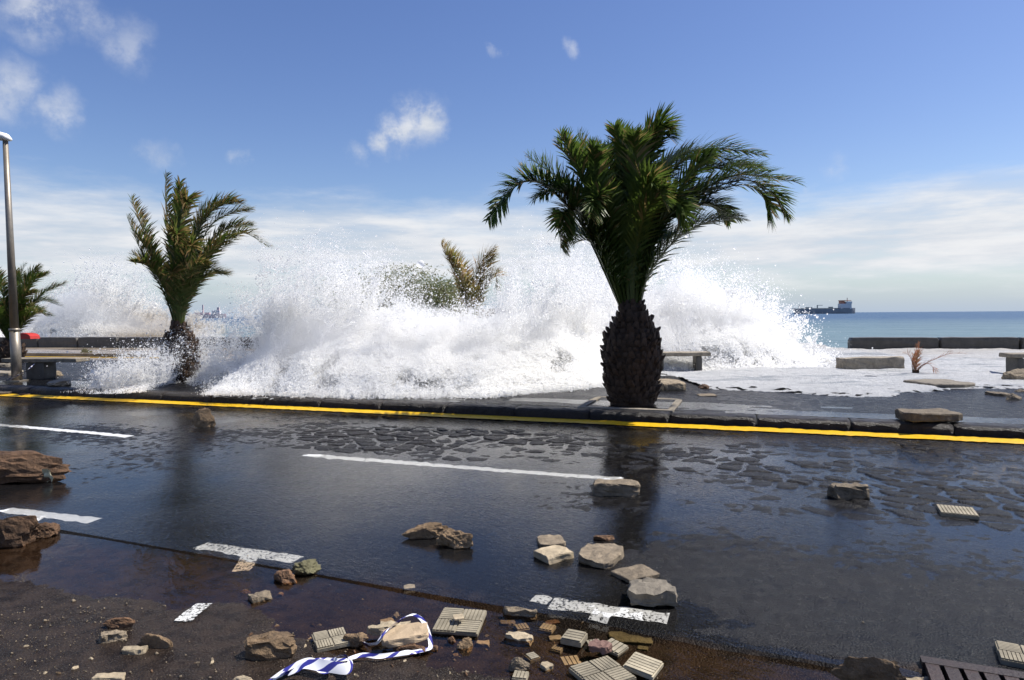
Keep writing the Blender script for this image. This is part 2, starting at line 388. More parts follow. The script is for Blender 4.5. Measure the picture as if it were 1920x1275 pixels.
ffu = np.arange(-27, 7.01, .5)
grid_sheet('water_film', ffu, np.array([-7.2, -4, -2, -.02]), lambda u, v: np.where(v < -5, vedge(u) * 0, 0) + .0, M_FILM)
bpy.data.objects['water_film'].data.vertices.foreach_get
me = bpy.data.objects['water_film'].data
for vtx in me.vertices:                       # its near side follows the broken edge of the asphalt
    u, v = UV(vtx.co)
    if v < -6: p = W(u, float(vedge(u)) - .02, -.001); vtx.co = p
grid_sheet('puddle_water', ffu, np.array([-8.6, -7.2, -5.6]), lambda u, v: -.009 - .013 * sstep(-5.4, -3.6, u), M_POOL)
# gutter strip carrying the yellow line
gs = np.arange(-27, 7.01, .1)
def strip(name, P0, P1, width, m, lift=.0035, wob=0.0, step=.03, kind='structure', seed=0):
    """a painted strip on the road from P0 to P1 (ground points), following the surface"""
    a = Vector((P0.x, P0.y, 0)); b = Vector((P1.x, P1.y, 0)); L = (b - a).length; d = (b - a) / L; s = Vector((-d.y, d.x, 0))
    n = max(2, int(L / step)); k = max(3, int(width / step) + 1)
    V = []; Q = []
    for i in range(n + 1):
        for j in range(k + 1):
            o = (j / k - .5) * width
            e = wob * (mnoise.noise(Vector((i * .35, j * 9.0, seed))) if j in (0, k) else 0)
            q = a + d * (L * i / n) + s * (o + e); u, v = UV(q); V.append((q.x, q.y, float(road_h(u, v)) + lift))
    for i in range(n):
        for j in range(k): c = i * (k + 1) + j; Q.append((c, c + k + 1, c + k + 2, c + 1))
    o = mesh_obj(name, V, Q, m); tag(o, kind=kind); return o
yv = np.array([.05, .09, .13, .17, .21])
grid_sheet('yellow_line', np.arange(-27, 7.01, .06), yv, lambda u, v: np.maximum(road_h(u, v), -.004) + .006 + v * .16 + .003 * (vnoise(u * 9, v * 9) - .5), M_YEL)
for i, (a, b) in enumerate((((-260, 772), (243, 819)), ((572, 852.5), (1168, 898)))):
    strip('lane_line', G(*a), G(*b), .13, M_WHITE, seed=i, wob=.012)
for i, (a, b, st) in enumerate((((10, 955), (178, 975), ((72, 968), (45, 986))), ((376, 1021), (559, 1048), ((470, 1040), (452, 1066))), ((1033, 1128), (1253, 1159), ((1133, 1148), (1122, 1161))))):
    strip('parking_mark', G(*a), G(*b), .125, (M_WHITE, M_WORN, M_WORN)[i], seed=10 + i, wob=.02)
    strip('parking_mark', G(*st[0]), G(*st[1]), .11, M_WORN, .005, seed=20 + i, wob=.02)
strip('parking_mark', G(384, 1131), G(342, 1168), .085, M_WORN, .008, seed=31, wob=.03)
strip('parking_mark', G(999, 1120), G(1030, 1126), .09, M_WORN, .006, seed=32, wob=.03)
# pavement behind the kerb: dark asphalt with puddles
def walk_h(u, v): return SW + (fbm(u * .5, v * 1.6, 7, 4) - .53) * .03 + (fbm(u * 8, v * 8, 2, 2) - .5) * .004 + .012 * sstep(1.2, 2.0, v)
grid_sheet('pavement', np.arange(-30, 9.01, .07), np.arange(.56, 7.0, .07), walk_h, M_ASPH)
grid_sheet('pavement_puddles', np.arange(-30, 9.01, 1.0), np.array([.56, 2.0, 3.4]), lambda u, v: np.full(u.shape, SW + .0005), M_FILM)
def m_prom(t, out):
    p = geo_pos(t); n = t.noise(t.scale(p, (.6, 1.5, 1)), 1.2, 6, .6)
    c = t.mix(t.rng(n, .35, .65), (.11, .085, .06), (.30, .24, .165))
    surf(t, out, principled(t, c, t.rng(n, .3, .7, .12, .4), bump(t, t.noise(p, 25, 4, .6), .004), .5))
M_PROM = mat('wet_paving', m_prom)
WL, WR = Vector((-22.1, 31.6, 0)), Vector((17.3, 23.0, 0)); wd = (WR - WL).normalized(); wnrm = Vector((-wd.y, wd.x, 0))
pv = [W(-75, 6.95, SW - .01), W(32, 6.95, SW - .01)]; q1 = WL + wd * 62; q0 = WL - wd * 50
tag(mesh_obj('promenade', [tuple(pv[0]), tuple(pv[1]), (q1.x, q1.y, SW - .01), (q0.x, q0.y, SW - .01), (q1.x, q1.y, -3), (q0.x, q0.y, -3)], [(0, 1, 2, 3), (3, 2, 4, 5)], M_PROM), kind='structure')
# low step with a yellow edge line far along the promenade
stp = MB(); a, b = AT(-60, 668, 24.6), AT(330, 668, 22.6)
mid = (a + b) / 2; rz = math.atan2(b.y - a.y, b.x - a.x)
stp.box((mid.x, mid.y + 1.0, SW + .05), ((b - a).length, 2.0, .12), rz); o = stp.obj('step', M_PROM); tag(o, kind='structure')
yl = MB(); yl.box((mid.x - .2 * 0, mid.y - .35, SW + .004), ((b - a).length, .16, .01), rz); o = yl.obj('yellow_edge_line', M_YEL); tag(o, kind='structure')
# kerb: stones of dark basalt end to end on a bed
kb = MB(); p = W(-10, .42, 0); kb.box((p.x, p.y, -.02), (34.5, .24, .1), math.atan2(EU.y, EU.x)); kerb = kb.obj('kerb', M_DCONC); tag(kerb, kind='structure')
def kerb_mesh(seed, L):
    rn = random.Random(seed); V = []; Q = []; nx = 26
    prof = [(.0, -.05), (.004, .06), (.012, .115), (.035, .148), (.075, .160), (.15, .163), (.22, .162), (.285, .160), (.29, -.05)]
    for i in range(nx + 1):
        x = -L / 2 + L * i / nx; endf = .012 if i in (0, nx) else 0
        for j, (y, z) in enumerate(prof):
            q = Vector((x * 7 + seed * 9, y * 14, z * 14)); k = mnoise.noise(q) * .016 + mnoise.noise(q * 2.7) * .013
            V.append((x, y + k + endf * (1 if j < 4 else -1 if j > 7 else 0), z + (k * .8 if 0 < j < 8 else 0) - (endf if 1 < j < 8 else 0)))
    n = len(prof)
    for i in range(nx):
        for j in range(n - 1): c = i * n + j; Q.append((c, c + n, c + n + 1, c + 1))
    Q.append(tuple(range(n))); Q.append(tuple(nx * n + j for j in range(n))[::-1])
    return V, Q
kms = []
for s in range(5):
    V, Q = kerb_mesh(s, 1.085); o = mesh_obj('kerb_stone', V, Q, M_KERB, kerb, True); kms.append(o.data); C.objects.unlink(o); bpy.data.objects.remove(o)
u = -27.0; i = 0
while u < 7:
    uc = u + .55
    if not (.02 < abs(uc + 1.05) < .0):
        p = W(uc, .265, 0); o = bpy.data.objects.new('kerb_stone', kms[(i * 3 + i // 4) % 5]); C.objects.link(o); o.parent = kerb; o.location = p; o.rotation_euler.z = math.atan2(EU.y, EU.x) + rnd.uniform(-.006, .006)
    u += 1.1; i += 1
# sea wall (blocks) with a breach
def wall_run(t0, t1, label, blk=2.4, h=.46, w_=.5):
    root = empty('sea_wall', WL + wd * ((t0 + t1) / 2)); tag(root, label, 'wall')
    t = t0; k = 0
    while t < t1 - .1:
        L = min(blk + rnd.uniform(-.4, .5), t1 - t); V, Q = rough_box(L - .02, w_, h + rnd.uniform(-.012, .012) + .2, 300 + k + int(t0), .012)
        o = mesh_obj('wall_block', V, Q, M_DCONC, root, False); p = WL + wd * (t + L / 2); o.location = p - root.location + Vector((0, 0, SW + h / 2 - .1)); o.rotation_euler.z = math.atan2(wd.y, wd.x); t += L; k += 1
    return root
def rough_box(sx, sy, sz, seed, amp, cuts=None, planes=()):
    """box with worn edges and uneven faces; planes = [(normal, offset)] break pieces off"""
    bm = bmesh.new(); bmesh.ops.create_cube(bm, size=1)
    bmesh.ops.subdivide_edges(bm, edges=bm.edges[:], cuts=5, use_grid_fill=True)
    for v in bm.verts:
        c = Vector((v.co.x * sx, v.co.y * sy, v.co.z * sz))
        for n, d in planes:
            e = c.dot(n) - d
            if e > 0: c -= n * e
        m = sum(1 for q in v.co if abs(q) > .499)
        if m >= 2: c *= 1 - .035 * (m - 1) * (1 + mnoise.noise(c * 9 + Vector((seed, 0, 0))))
        q = c * (2.2 / max(.12, min(sx, sy))) + Vector((seed * 7.3, seed * 1.7, 0))
        c += Vector((mnoise.noise(q), mnoise.noise(q + Vector((9, 0, 0))), mnoise.noise(q + Vector((0, 9, 0))))) * amp + Vector((mnoise.noise(q * 3), mnoise.noise(q * 3 + Vector((5, 0, 0))), mnoise.noise(q * 3.1))) * amp * .75
        v.co = c
    bm.normal_update(); V = [tuple(v.co) for v in bm.verts]; bm.verts.index_update(); Q = [tuple(v.index for v in f.verts) for f in bm.faces]; bm.free()
    return V, Q
wall_run(-26, 19, 'low dark sea wall with waves breaking over it behind the lamp post')
tw = (Vector((11.87, 23.9, 0)) - WL).dot(wd)
wall_run(tw, tw + 22, 'long dark sea wall past the foam beyond the dead palm shoot')

# ------------------------------------------------------------------ palms
def catmull(pts, n):
    P = [Vector(p) for p in pts]; P = [P[0] * 2 - P[1]] + P + [P[-1] * 2 - P[-2]]; out = []
    m = len(P) - 3
    for i in range(n + 1):
        t = i / n * m; k = min(int(t), m - 1); t -= k; a, b, c, d = P[k:k + 4]
        out.append(.5 * ((2 * b) + (c - a) * t + (2 * a - 5 * b + 4 * c - d) * t * t + (3 * b - a - 3 * c + d) * t**3))
    return out
WIND = Vector((1, .15, .05))
def frond_mesh(pts, axis_xy, leaf=.40, npair=58, rng_=random, dry=0.0, wide=.036, wind=.25, rr=.014, drytip=.0):
    if leaf < .22: npair = 24
    n = 22; cur = catmull(pts, n); L = sum((cur[i + 1] - cur[i]).length for i in range(n))
    V = []; Q = []; D = []
    def addv(p, d): V.append(tuple(p)); D.append(d); return len(V) - 1
    prev = None
    rings = []
    Ns = []
    for i, p in enumerate(cur):
        T = (cur[min(i + 1, n)] - cur[max(i - 1, 0)]).normalized()
        inw = Vector((axis_xy[0] - p.x, axis_xy[1] - p.y, 0)); inw = inw.normalized() if inw.length > 1e-3 else Vector((0, -1, 0))
        N = Vector((0, 0, 1)) * .8 + inw * .7; N = (N - T * N.dot(T))
        if prev is not None: N = N.normalized() * .5 + prev * .5; N = N - T * N.dot(T)
        N.normalize(); prev = N; S = T.cross(N); Ns.append((T, N, S))
        r = rr * (1.6 - 1.35 * i / n)
        rings.append([addv(p + (S * math.cos(g) * 1.3 + N * math.sin(g)) * r, dry * .6 + .12) for g in (R(90), R(210), R(330))])
    for i in range(n):
        for k in range(3): Q.append((rings[i][k], rings[i][(k + 1) % 3], rings[i + 1][(k + 1) % 3], rings[i + 1][k]))
    for j in range(npair):
        t = .10 + .90 * (j + .5) / npair; fi = t * n; i = min(int(fi), n - 1); fr = fi - i
        p = cur[i].lerp(cur[i + 1], fr); T, N, S = Ns[i]
        prof = min(1, .25 + (t - .08) * 3.6) * (1 - max(0, t - .78) * 2.6)
        for sgn in (-1, 1):
            al = R(50 - 16 * t + rng_.uniform(-8, 8)); be = R(rng_.uniform(-18, 72))
            d = T * math.cos(al) + S * sgn * math.sin(al) * math.cos(be) + N * math.sin(al) * math.sin(be) + WIND * wind * rng_.uniform(.4, 1)
            d.normalize(); ll = leaf * prof * rng_.uniform(.82, 1.1); wv = d.cross(N); wv = wv.normalized() if wv.length > .05 else T
            dd = min(1, max(0, dry + rng_.uniform(-.25, .25) * (dry > .02) + (.75 if rng_.random() < drytip * t * 1.3 else 0)))
            p1 = p + d * ll * .5; d2 = (d + Vector((0, 0, -.28)) + WIND * wind * .35).normalized(); p2 = p1 + d2 * ll * .5
            wd_ = wide * leaf / .45 * (.6 + .5 * prof)
            a = addv(p - wv * wd_ * .25, dd); b = addv(p + wv * wd_ * .25, dd); c = addv(p1 + wv * wd_ * .5, dd); e = addv(p1 - wv * wd_ * .5, dd); g = addv(p2, min(1, dd + drytip * .4))
            Q.append((a, b, c, e)); Q.append((e, c, g))
    return V, Q, D
def palm(name, label, base_px, dist_z, lists, pxm, neck, trunk_prof, nfill, fill_len, seed, mleaf=None, dry=0.0, drytip=.1, stubs=(13, 20), leaf=.35, group=None, nstub_scale=1.0, fillel=(48, 84), tilt_wind=.6, trunk_h=None):
    rn = random.Random(seed); mleaf = mleaf or M_LEAF
    base = G(base_px[0], base_px[1], dist_z); root = empty(name, base); tag(root, label, 'palm tree', group)
    def loc(px, py, dy=0.0):                          # photo outline -> metres in the palm's own upright plane
        return Vector(((px - base_px[0]) / pxm, dy, (base_px[1] - py) / pxm))
    nk = loc(*neck)
    jit = [(d + rn.choice((-.35, .35)), [(x + rn.uniform(-9, 9) * (i + 1) / len(q) * pxm / 128 * 1.6, y + rn.uniform(-2, 16) * (i + 1) / len(q) * pxm / 128) for i, (x, y) in enumerate(q)]) for d, q in lists if d > -.75] if pxm > 100 else []
    for pl in lists + jit:
        dy = pl[0]; pts = pl[1]; k = len(pts)
        a0 = Vector((nk.x + (pts[0][0] - neck[0]) / pxm * .25, dy * .06, nk.z - .05))
        P = [a0] + [loc(x, y, dy * ((i + 1) / k)**1.3) for i, (x, y) in enumerate(pts)]
        V, Q, D = frond_mesh(P, (nk.x, 0), leaf * 1.15, 124, rn, dry, drytip=drytip, rr=.013 * leaf / .4 + .002)
        mesh_obj('frond', V, Q, mleaf, root, False, {'dry': D})
    for i in range(nfill):
        az = 2 * math.pi * (i * .381966 + rn.uniform(-.04, .04)); el = R(rn.uniform(*fillel)); L = fill_len * rn.uniform(.75, 1.08)
        h = Vector((math.cos(az), math.sin(az), 0)); hw = (h + Vector((tilt_wind, .05, 0)) * .8)
        a0 = nk + h * .06
        p1 = a0 + (h * math.cos(el) * .9 + Vector((0, 0, math.sin(el)))) * L * .36
        p2 = p1 + (h * math.cos(el * .8) * .8 + hw * .25 + Vector((0, 0, math.sin(el * .85)))).normalized() * L * .36
        p3 = p2 + (h * .35 + hw * .55 + Vector((0, 0, rn.uniform(-.35, .45)))).normalized() * L * .30
        V, Q, D = frond_mesh([a0, p1, p2, p3], (nk.x, 0), leaf * 1.12, 110, rn, dry, drytip=drytip, rr=.013 * leaf / .4 + .002)
        mesh_obj('frond', V, Q, mleaf, root, False, {'dry': D})
    # trunk: swollen stem covered with cut leaf bases
    seg = 20; prof = [(z, r) for z, r in trunk_prof]; V = []; Q = []
    zs = np.linspace(prof[0][0], prof[-1][0], 16); rs = np.interp(zs, [q[0] for q in prof], [q[1] for q in prof])
    for z, r in zip(zs, rs):
        for k in range(seg):
            g = 2 * math.pi * k / seg; e = 1 + .05 * mnoise.noise(Vector((math.cos(g) * 3, math.sin(g) * 3, z * 5 + seed))); V.append((nk.x * (z / max(nk.z, .1)) + r * .92 * e * math.cos(g), r * .92 * e * math.sin(g), z))
    for i in range(len(zs) - 1):
        for k in range(seg): Q.append((i * seg + k, i * seg + (k + 1) % seg, (i + 1) * seg + (k + 1) % seg, (i + 1) * seg + k))
    Q.append(tuple((len(zs) - 1) * seg + k for k in range(seg)))
    tr = mesh_obj('trunk', V, Q, M_BARK, root, True)
    rows, per = stubs; sm_ = []
    for s in range(4):                                # a few shapes of leaf base, shared
        b = MB(); k = rn.uniform(.85, 1.15)
        b.v = [(-.055 * k, 0, -.03), (.055 * k, 0, -.03), (.045 * k, 0, .035), (-.045 * k, 0, .035), (-.034, .085 * k, .035), (.034, .085 * k, .03), (.026, .10 * k, .062), (-.026, .10 * k, .066), (0, .05, -.022)]
        b.f = [(0, 8, 4), (8, 5, 4), (8, 1, 5), (1, 2, 6, 5), (2, 3, 7, 6), (3, 0, 4, 7), (4, 5, 6, 7)]
        me = bpy.data.meshes.new('leaf_base'); me.from_pydata(b.v, [], b.f); me.materials.append(M_BARK); sm_.append(me)
    zt = prof[-1][0]
    for r_ in range(rows):
        z = prof[0][0] + .06 + (zt - .08) * r_ / (rows - 1); rad = float(np.interp(z, [q[0] for q in prof], [q[1] for q in prof])); m = max(7, int(per * rad / max(q[1] for q in prof)))
        for k in range(m):
            g = 2 * math.pi * (k + .5 * (r_ % 2)) / m + rn.uniform(-.05, .05)
            o = bpy.data.objects.new('leaf_base', sm_[rn.randrange(4)]); C.objects.link(o); o.parent = tr
            o.location = (nk.x * (z / max(nk.z, .1)) + rad * .89 * math.cos(g), rad * .89 * math.sin(g), z)
            up = .2 + .9 * (z / zt)
            o.rotation_euler = (up * .55 + rn.uniform(-.22, .2), rn.uniform(-.25, .25), g - math.pi / 2 + rn.uniform(-.25, .25)); s_ = nstub_scale * rn.uniform(.7, 1.3); o.scale = (s_, s_ * rn.uniform(.4, 1.05), s_ * rn.uniform(.7, 1.2))
    return root
big = [(0, [(1105, 440), (1030, 348), (965, 342), (918, 410)]), (.3, [(1112, 440), (1062, 340), (990, 268)]), (-.3, [(1125, 440), (1092, 340), (1042, 258)]), (.1, [(1140, 420), (1120, 320), (1085, 231)]),
       (.5, [(1150, 420), (1142, 330), (1132, 243)]), (0, [(1165, 400), (1160, 300), (1150, 222)]), (-.5, [(1178, 400), (1192, 300), (1222, 232), (1242, 240)]), (.2, [(1188, 400), (1212, 300), (1240, 222)]),
       (.4, [(1205, 400), (1245, 310), (1300, 258), (1352, 262)]), (-.2, [(1215, 400), (1262, 310), (1330, 268), (1422, 285)]), (.3, [(1222, 400), (1288, 325), (1350, 298), (1420, 290)]),
       (0, [(1230, 430), (1310, 365), (1395, 335), (1450, 360), (1481, 402)]), (.6, [(1235, 430), (1300, 385), (1350, 370), (1392, 402)]), (-.5, [(1228, 430), (1300, 365), (1370, 335), (1440, 345)]),
       (-.4, [(1112, 440), (1078, 395), (1058, 408), (1050, 470)]), (-1.1, [(1180, 470), (1188, 390), (1200, 355), (1218, 400)]), (-.9, [(1200, 470), (1228, 395), (1250, 385), (1262, 440)]),
       (-1.0, [(1165, 470), (1135, 400), (1110, 380), (1092, 420)]), (.8, [(1170, 420), (1180, 320), (1192, 250)]), (.9, [(1200, 420), (1235, 330), (1280, 280)]), (-.2, [(1135, 450), (1090, 380), (1040, 355), (1000, 372)]),
       (.2, [(1215, 440), (1265, 390), (1310, 345), (1375, 318)]), (-.8, [(1150, 470), (1125, 400), (1108, 330), (1100, 290)]), (-.9, [(1205, 470), (1240, 400), (1275, 340), (1300, 310)]), (-.7, [(1185, 460), (1190, 380), (1182, 300), (1172, 262)])]
big = [(d, [(x, y + 16 * min(1, max(0, (330 - y) / 80))) for x, y in q]) for d, q in big]
palm('palm_tree', 'big green palm with pineapple-shaped trunk standing in a square pit behind the kerb', (1185, 757), SW, big, 128, (1185, 572), [(0, .35), (.15, .375), (.45, .43), (.75, .455), (1.0, .41), (1.2, .31), (1.38, .20), (1.5, .16)], 7, 1.9, 1, stubs=(18, 30), drytip=.12, nstub_scale=.9, fillel=(46, 80))
p2 = [(0, [(334, 540), (322, 440), (320, 330)]), (.2, [(340, 540), (338, 430), (338, 340)]), (0, [(318, 545), (285, 460), (256, 374)]), (-.3, [(315, 550), (283, 480), (262, 412)]), (-.5, [(345, 530), (352, 430), (372, 384), (380, 402)]),
      (.2, [(350, 530), (370, 430), (402, 384), (440, 380)]), (-.1, [(352, 530), (385, 425), (428, 385), (463, 383)]), (.4, [(355, 530), (390, 430), (430, 398), (462, 390)]), (0, [(360, 540), (400, 460), (438, 428), (478, 424)]),
      (-.2, [(362, 545), (410, 475), (462, 440), (516, 466)]), (-1.0, [(352, 545), (372, 480), (396, 466), (404, 500)]), (-.9, [(345, 545), (350, 470), (364, 445), (384, 470)]), (-.6, [(330, 550), (310, 490), (290, 440)]), (.6, [(348, 520), (362, 430), (385, 375)]),
      (-.5, [(358, 550), (395, 490), (430, 462), (470, 448)])]
palm('palm_tree', 'wind-bent palm with browned frond edges behind the splash near the lamp post', (340, 716), SW, p2, 91, (339, 612), [(0, .33), (.4, .37), (.75, .37), (.95, .27), (1.08, .17), (1.2, .13)], 9, 2.0, 2, fillel=(70, 86), stubs=(12, 20), drytip=.4, dry=.03, leaf=.34)
p3 = [(0, [(17, 600), (8, 545), (-6, 500)]), (.2, [(24, 600), (34, 540), (42, 496)]), (0, [(28, 600), (52, 535), (78, 500)]), (-.3, [(32, 600), (66, 535), (106, 514)]), (.3, [(34, 605), (72, 555), (114, 530)]), (0, [(10, 605), (-20, 550), (-45, 535)]), (.5, [(22, 600), (20, 545), (14, 505)]), (-.5, [(30, 605), (58, 560), (92, 548)])]
palm('palm_tree', 'short bushy palm partly hidden behind the lamp post', (20, 678), SW, p3, 61, (22, 640), [(0, .34), (.25, .4), (.45, .36), (.62, .2), (.68, .15)], 10, 2.1, 3, stubs=(7, 18), drytip=.25, leaf=.36)
p4 = [(0, [(874, 560), (850, 500), (829, 458)]), (.2, [(870, 570), (856, 515), (836, 476)]), (-.2, [(880, 570), (868, 520), (846, 476)]), (0, [(890, 560), (900, 500), (928, 467)]), (.3, [(893, 560), (908, 510), (925, 480)]), (0, [(900, 570), (916, 528), (930, 516), (937, 548)]), (-.3, [(884, 580), (872, 540), (862, 512)])]
palm('palm_tree', 'half dead palm with tan salt-burnt fronds rising out of the spray', (886, 676), SW, p4, 64, (886, 612), [(0, .3), (.5, .34), (.85, .22), (1.0, .14)], 0, 2.0, 4, M_DRYL, .38, .3, stubs=(8, 16), leaf=.5)
p5 = [(0, [(1718, 682), (1721, 664), (1722, 645)]), (-.1, [(1724, 688), (1750, 674), (1776, 664), (1803, 664)]), (.1, [(1713, 684), (1707, 668), (1700, 664)]), (-.25, [(1722, 690), (1732, 682), (1743, 698)]), (.15, [(1712, 690), (1716, 676), (1728, 662)]), (-.2, [(1714, 688), (1712, 672), (1710, 658)])]
palm('palm_shoot', 'small dead rust-coloured palm shoot standing in the foam', (1716, 704), SW, p5, 86, (1716, 697), [(0, .06), (.06, .05), (.1, .03)], 0, .6, 5, M_REDL, .55, .2, stubs=(2, 7), leaf=.14, nstub_scale=.5)
# pit edging round the big palm
pit = empty('tree_pit', G(1185, 757, SW)); tag(pit, 'square pit of pale edging stones around the foot of the big palm', 'tree pit')
rzk = math.atan2(EU.y, EU.x)
for i, (x, y, sx, sy) in enumerate(((0, -.62, 1.36, .1), (0, .62, 1.36, .1), (-.63, 0, .1, 1.12), (.63, 0, .1, 1.12))):
    V, Q = rough_box(sx, sy, .12, 70 + i, .006); o = mesh_obj('edging_stone', V, Q, M_CONC, pit); o.location = Vector((x * math.cos(rzk) - y * math.sin(rzk), x * math.sin(rzk) + y * math.cos(rzk), -.042)); o.rotation_euler.z = rzk

# bushy trees far behind the spray
def bush_tree(px, py_top, Y, width, label, seed):
    rn = np.random.RandomState(seed); b = AT(px, 600, Y); root = empty('tamarisk_tree', (b.x, Y, SW)); tag(root, label, 'tree', 'trees behind the spray')
    Ht = AT(px, py_top, Y).z - SW; mb = MB(); ends = []
    for i in range(7):
        a = rn.uniform(0, 6.28); rr = rn.uniform(.2, .85) * width / 2; e = Vector((math.cos(a) * rr, math.sin(a) * rr * .7, Ht * rn.uniform(.55, .9))); ends.append(e)
        m = Vector((e.x * .35, e.y * .35, e.z * .45)); mb.tube([(0, 0, 0), tuple(m * .6), tuple(m), tuple(e)], [.12, .09, .06, .02], 6)
    mb.obj('trunk', M_WOODT, root, True)
    n = 7500; cl = np.array([tuple(e) for e in ends] + [(0, 0, Ht * .8)]); ci = rn.randint(0, len(cl), n)
    P = cl[ci] + rn.normal(0, 1, (n, 3)) * np.array([.42, .38, .26]) * width / 3.2; P[:, 2] = np.minimum(P[:, 2], Ht * (1 + .08 * rn.rand(n)))
    d = rn.normal(0, 1, (n, 3)); d[:, 2] = np.abs(d[:, 2]) * .6; d /= np.linalg.norm(d, axis=1)[:, None]; s = np.cross(d, rn.normal(0, 1, (n, 3))); s /= np.linalg.norm(s, axis=1)[:, None]
    ln = rn.uniform(.08, .2, n)[:, None]; wdt = .022
    V = np.stack([P - s * wdt, P + s * wdt, P + d * ln], 1).reshape(-1, 3); Q = np.arange(3 * n).reshape(n, 3)
    mesh_obj('crown', V, Q, M_TAMA, root, False, {'dry': np.repeat(np.clip(rn.normal(.12, .25, n), 0, 1), 3)})
bush_tree(752, 505, 27, 4.4, 'olive bushy tree with loose twigs, seen through the spray', 1)
bush_tree(824, 516, 26, 3.0, 'rounder olive tree seen through spray right beside the tan palm', 2)
bush_tree(692, 530, 29, 3.2, 'low pale bush at the outer end of the trees behind spray', 3)

# ------------------------------------------------------------------ lamp post, red hood, benches
lp = G(32, 714, SW); root = empty('lamp_post', lp); tag(root, 'tall grey metal lamp post with white lamp head behind the kerb', 'lamp post')
topz = AT(10, 262, lp.y).z - SW; lean = AT(10, 262, lp.y).x - lp.x
mb = MB(); mb.tube([(0, 0, 0), (lean * .22, 0, 1.1)], [.098, .095], 16); mb.obj('lower_pole', M_METAL, root, True)
mb = MB(); mb.tube([(lean * .22, 0, 1.08), (lean, 0, topz)], [.082, .05], 16); mb.obj('pole', M_METAL, root, True)
mb = MB(); mb.tube([(lean * .215, 0, 1.06), (lean * .225, 0, 1.12)], [.104, .104], 16); mb.obj('collar', M_METAL, root, True)
mb = MB(); mb.tube([(lean + .11, 0, topz + .0), (lean + .02, 0, topz + .05), (lean - .3, 0, topz + .11), (lean - .75, 0, topz + .13)], [.035, .08, .11, .06], 12)
hd = mb.obj('lamp_head', M_WPL, root, True); hd.scale = (1, 1.5, 1)
mb = MB(); mb.box((0, 0, .01), (.34, .34, .02)); mb.obj('base_plate', M_METAL, root)
pr = AT(38, 655, 19.5); root = empty('litter_bin', (pr.x, pr.y, SW)); tag(root, 'small red plastic hood on a thin post beside the lamp post', 'bin')
zt = AT(38, 634, 19.5).z - SW
mb = MB(); mb.tube([(0, 0, 0), (0, 0, zt)], .035, 8); mb.obj('post', M_METAL, root, True)
mb = MB(); n = 10
for i in range(n + 1):
    a = math.pi * i / n
    for yy in (-.2, .2): mb.v.append((.16 - .28 * math.cos(a), yy, zt - .02 + .17 * math.sin(a)**.6))
for i in range(n): mb.f.append((2 * i, 2 * i + 1, 2 * i + 3, 2 * i + 2))
mb.f += [tuple(range(0, 2 * n + 2, 2))[::-1], tuple(range(1, 2 * n + 2, 2)), (0, 2 * n, 2 * n + 1, 1)]
mb.obj('hood', M_REDP, root)
def bench(loc, rz, L, label, legs, wleg):
    root = empty('bench', loc, rz); tag(root, label, 'bench', None)
    V, Q = rough_box(L, .46, .09, 40 + int(L * 10), .004); o = mesh_obj('seat', V, Q, M_CONC, root); o.location.z = .42
    for x in legs:
        V, Q = rough_box(wleg, .38, .38, 50, .004); o = mesh_obj('leg', V, Q, M_DCONC, root); o.location = (x, 0, .185)
b = G(76, 712, SW); bench((b.x, b.y + .2, SW), -.06, 1.75, 'concrete slab bench on a broad block leg beside the lamp post', (-.12,), .42)
b = G(1311, 699, SW); bench((b.x - .35, b.y + .2, SW), -.03, 1.25, 'grey stone bench on a narrow leg standing in foam by the big palm', (.36, -.5), .13)
b = G(1925, 712, SW); bench((b.x + 1.0, b.y + .9, SW), -.05, 1.5, 'grey slab bench behind the boulder at the flooded end of the pavement', (-.55, .55), .14)
# loose wall piece in the foam
def debris_world(name, label, cat, loc, size, rz, m, seed, amp=.02, planes=(), group=None, rx=0.0, ry=0.0):
    V, Q = rough_box(*size, seed, amp, planes=planes); o = mesh_obj(name, V, Q, m); o.location = loc; o.rotation_euler = (rx, ry, rz); tag(o, label, cat, group); return o
b = G(1640, 697, SW); debris_world('wall_block', 'long low concrete block awash in foam in front of the sea wall', 'block', (b.x, b.y + .2, SW + .14), (1.42, .42, .36), .06, M_CONC, 61, .018, ry=-.02)

# ------------------------------------------------------------------ debris on the road
def rock_mesh(sx, sy, sz, seed, k=9, rough=.10):
    bm = bmesh.new(); bmesh.ops.create_icosphere(bm, subdivisions=4, radius=1); rn = random.Random(seed)
    pl = []
    for _ in range(k):
        n = Vector((rn.gauss(0, 1), rn.gauss(0, 1), rn.gauss(0, .8))).normalized(); pl.append((n, rn.uniform(.55, .85)))
    pl.append((Vector((0, 0, -1)), .55)); off = Vector((seed * 3.1, seed * 1.3, 0))
    for v in bm.verts:
        c = v.co.copy()
        for n, d in pl:
            e = c.dot(n) - d
            if e > 0: c -= n * e * .92
        q = c * 1.7 + off; c *= 1 + rough * 1.5 * mnoise.noise(q) + rough * 1.0 * mnoise.noise(q * 2.6) + rough * .7 * mnoise.noise(q * 6) + rough * .45 * mnoise.noise(q * 12)
        v.co = c
    lo = Vector((min(v.co.x for v in bm.verts), min(v.co.y for v in bm.verts), min(v.co.z for v in bm.verts))); hi = Vector((max(v.co.x for v in bm.verts), max(v.co.y for v in bm.verts), max(v.co.z for v in bm.verts)))
    for v in bm.verts: v.co = Vector(((v.co.x - (lo.x + hi.x) / 2) / (hi.x - lo.x) * sx, (v.co.y - (lo.y + hi.y) / 2) / (hi.y - lo.y) * sy, (v.co.z - lo.z) / (hi.z - lo.z) * sz))
    bm.verts.index_update(); V = [tuple(v.co) for v in bm.verts]; Q = [tuple(v.index for v in f.verts) for f in bm.faces]; bm.free(); return V, Q
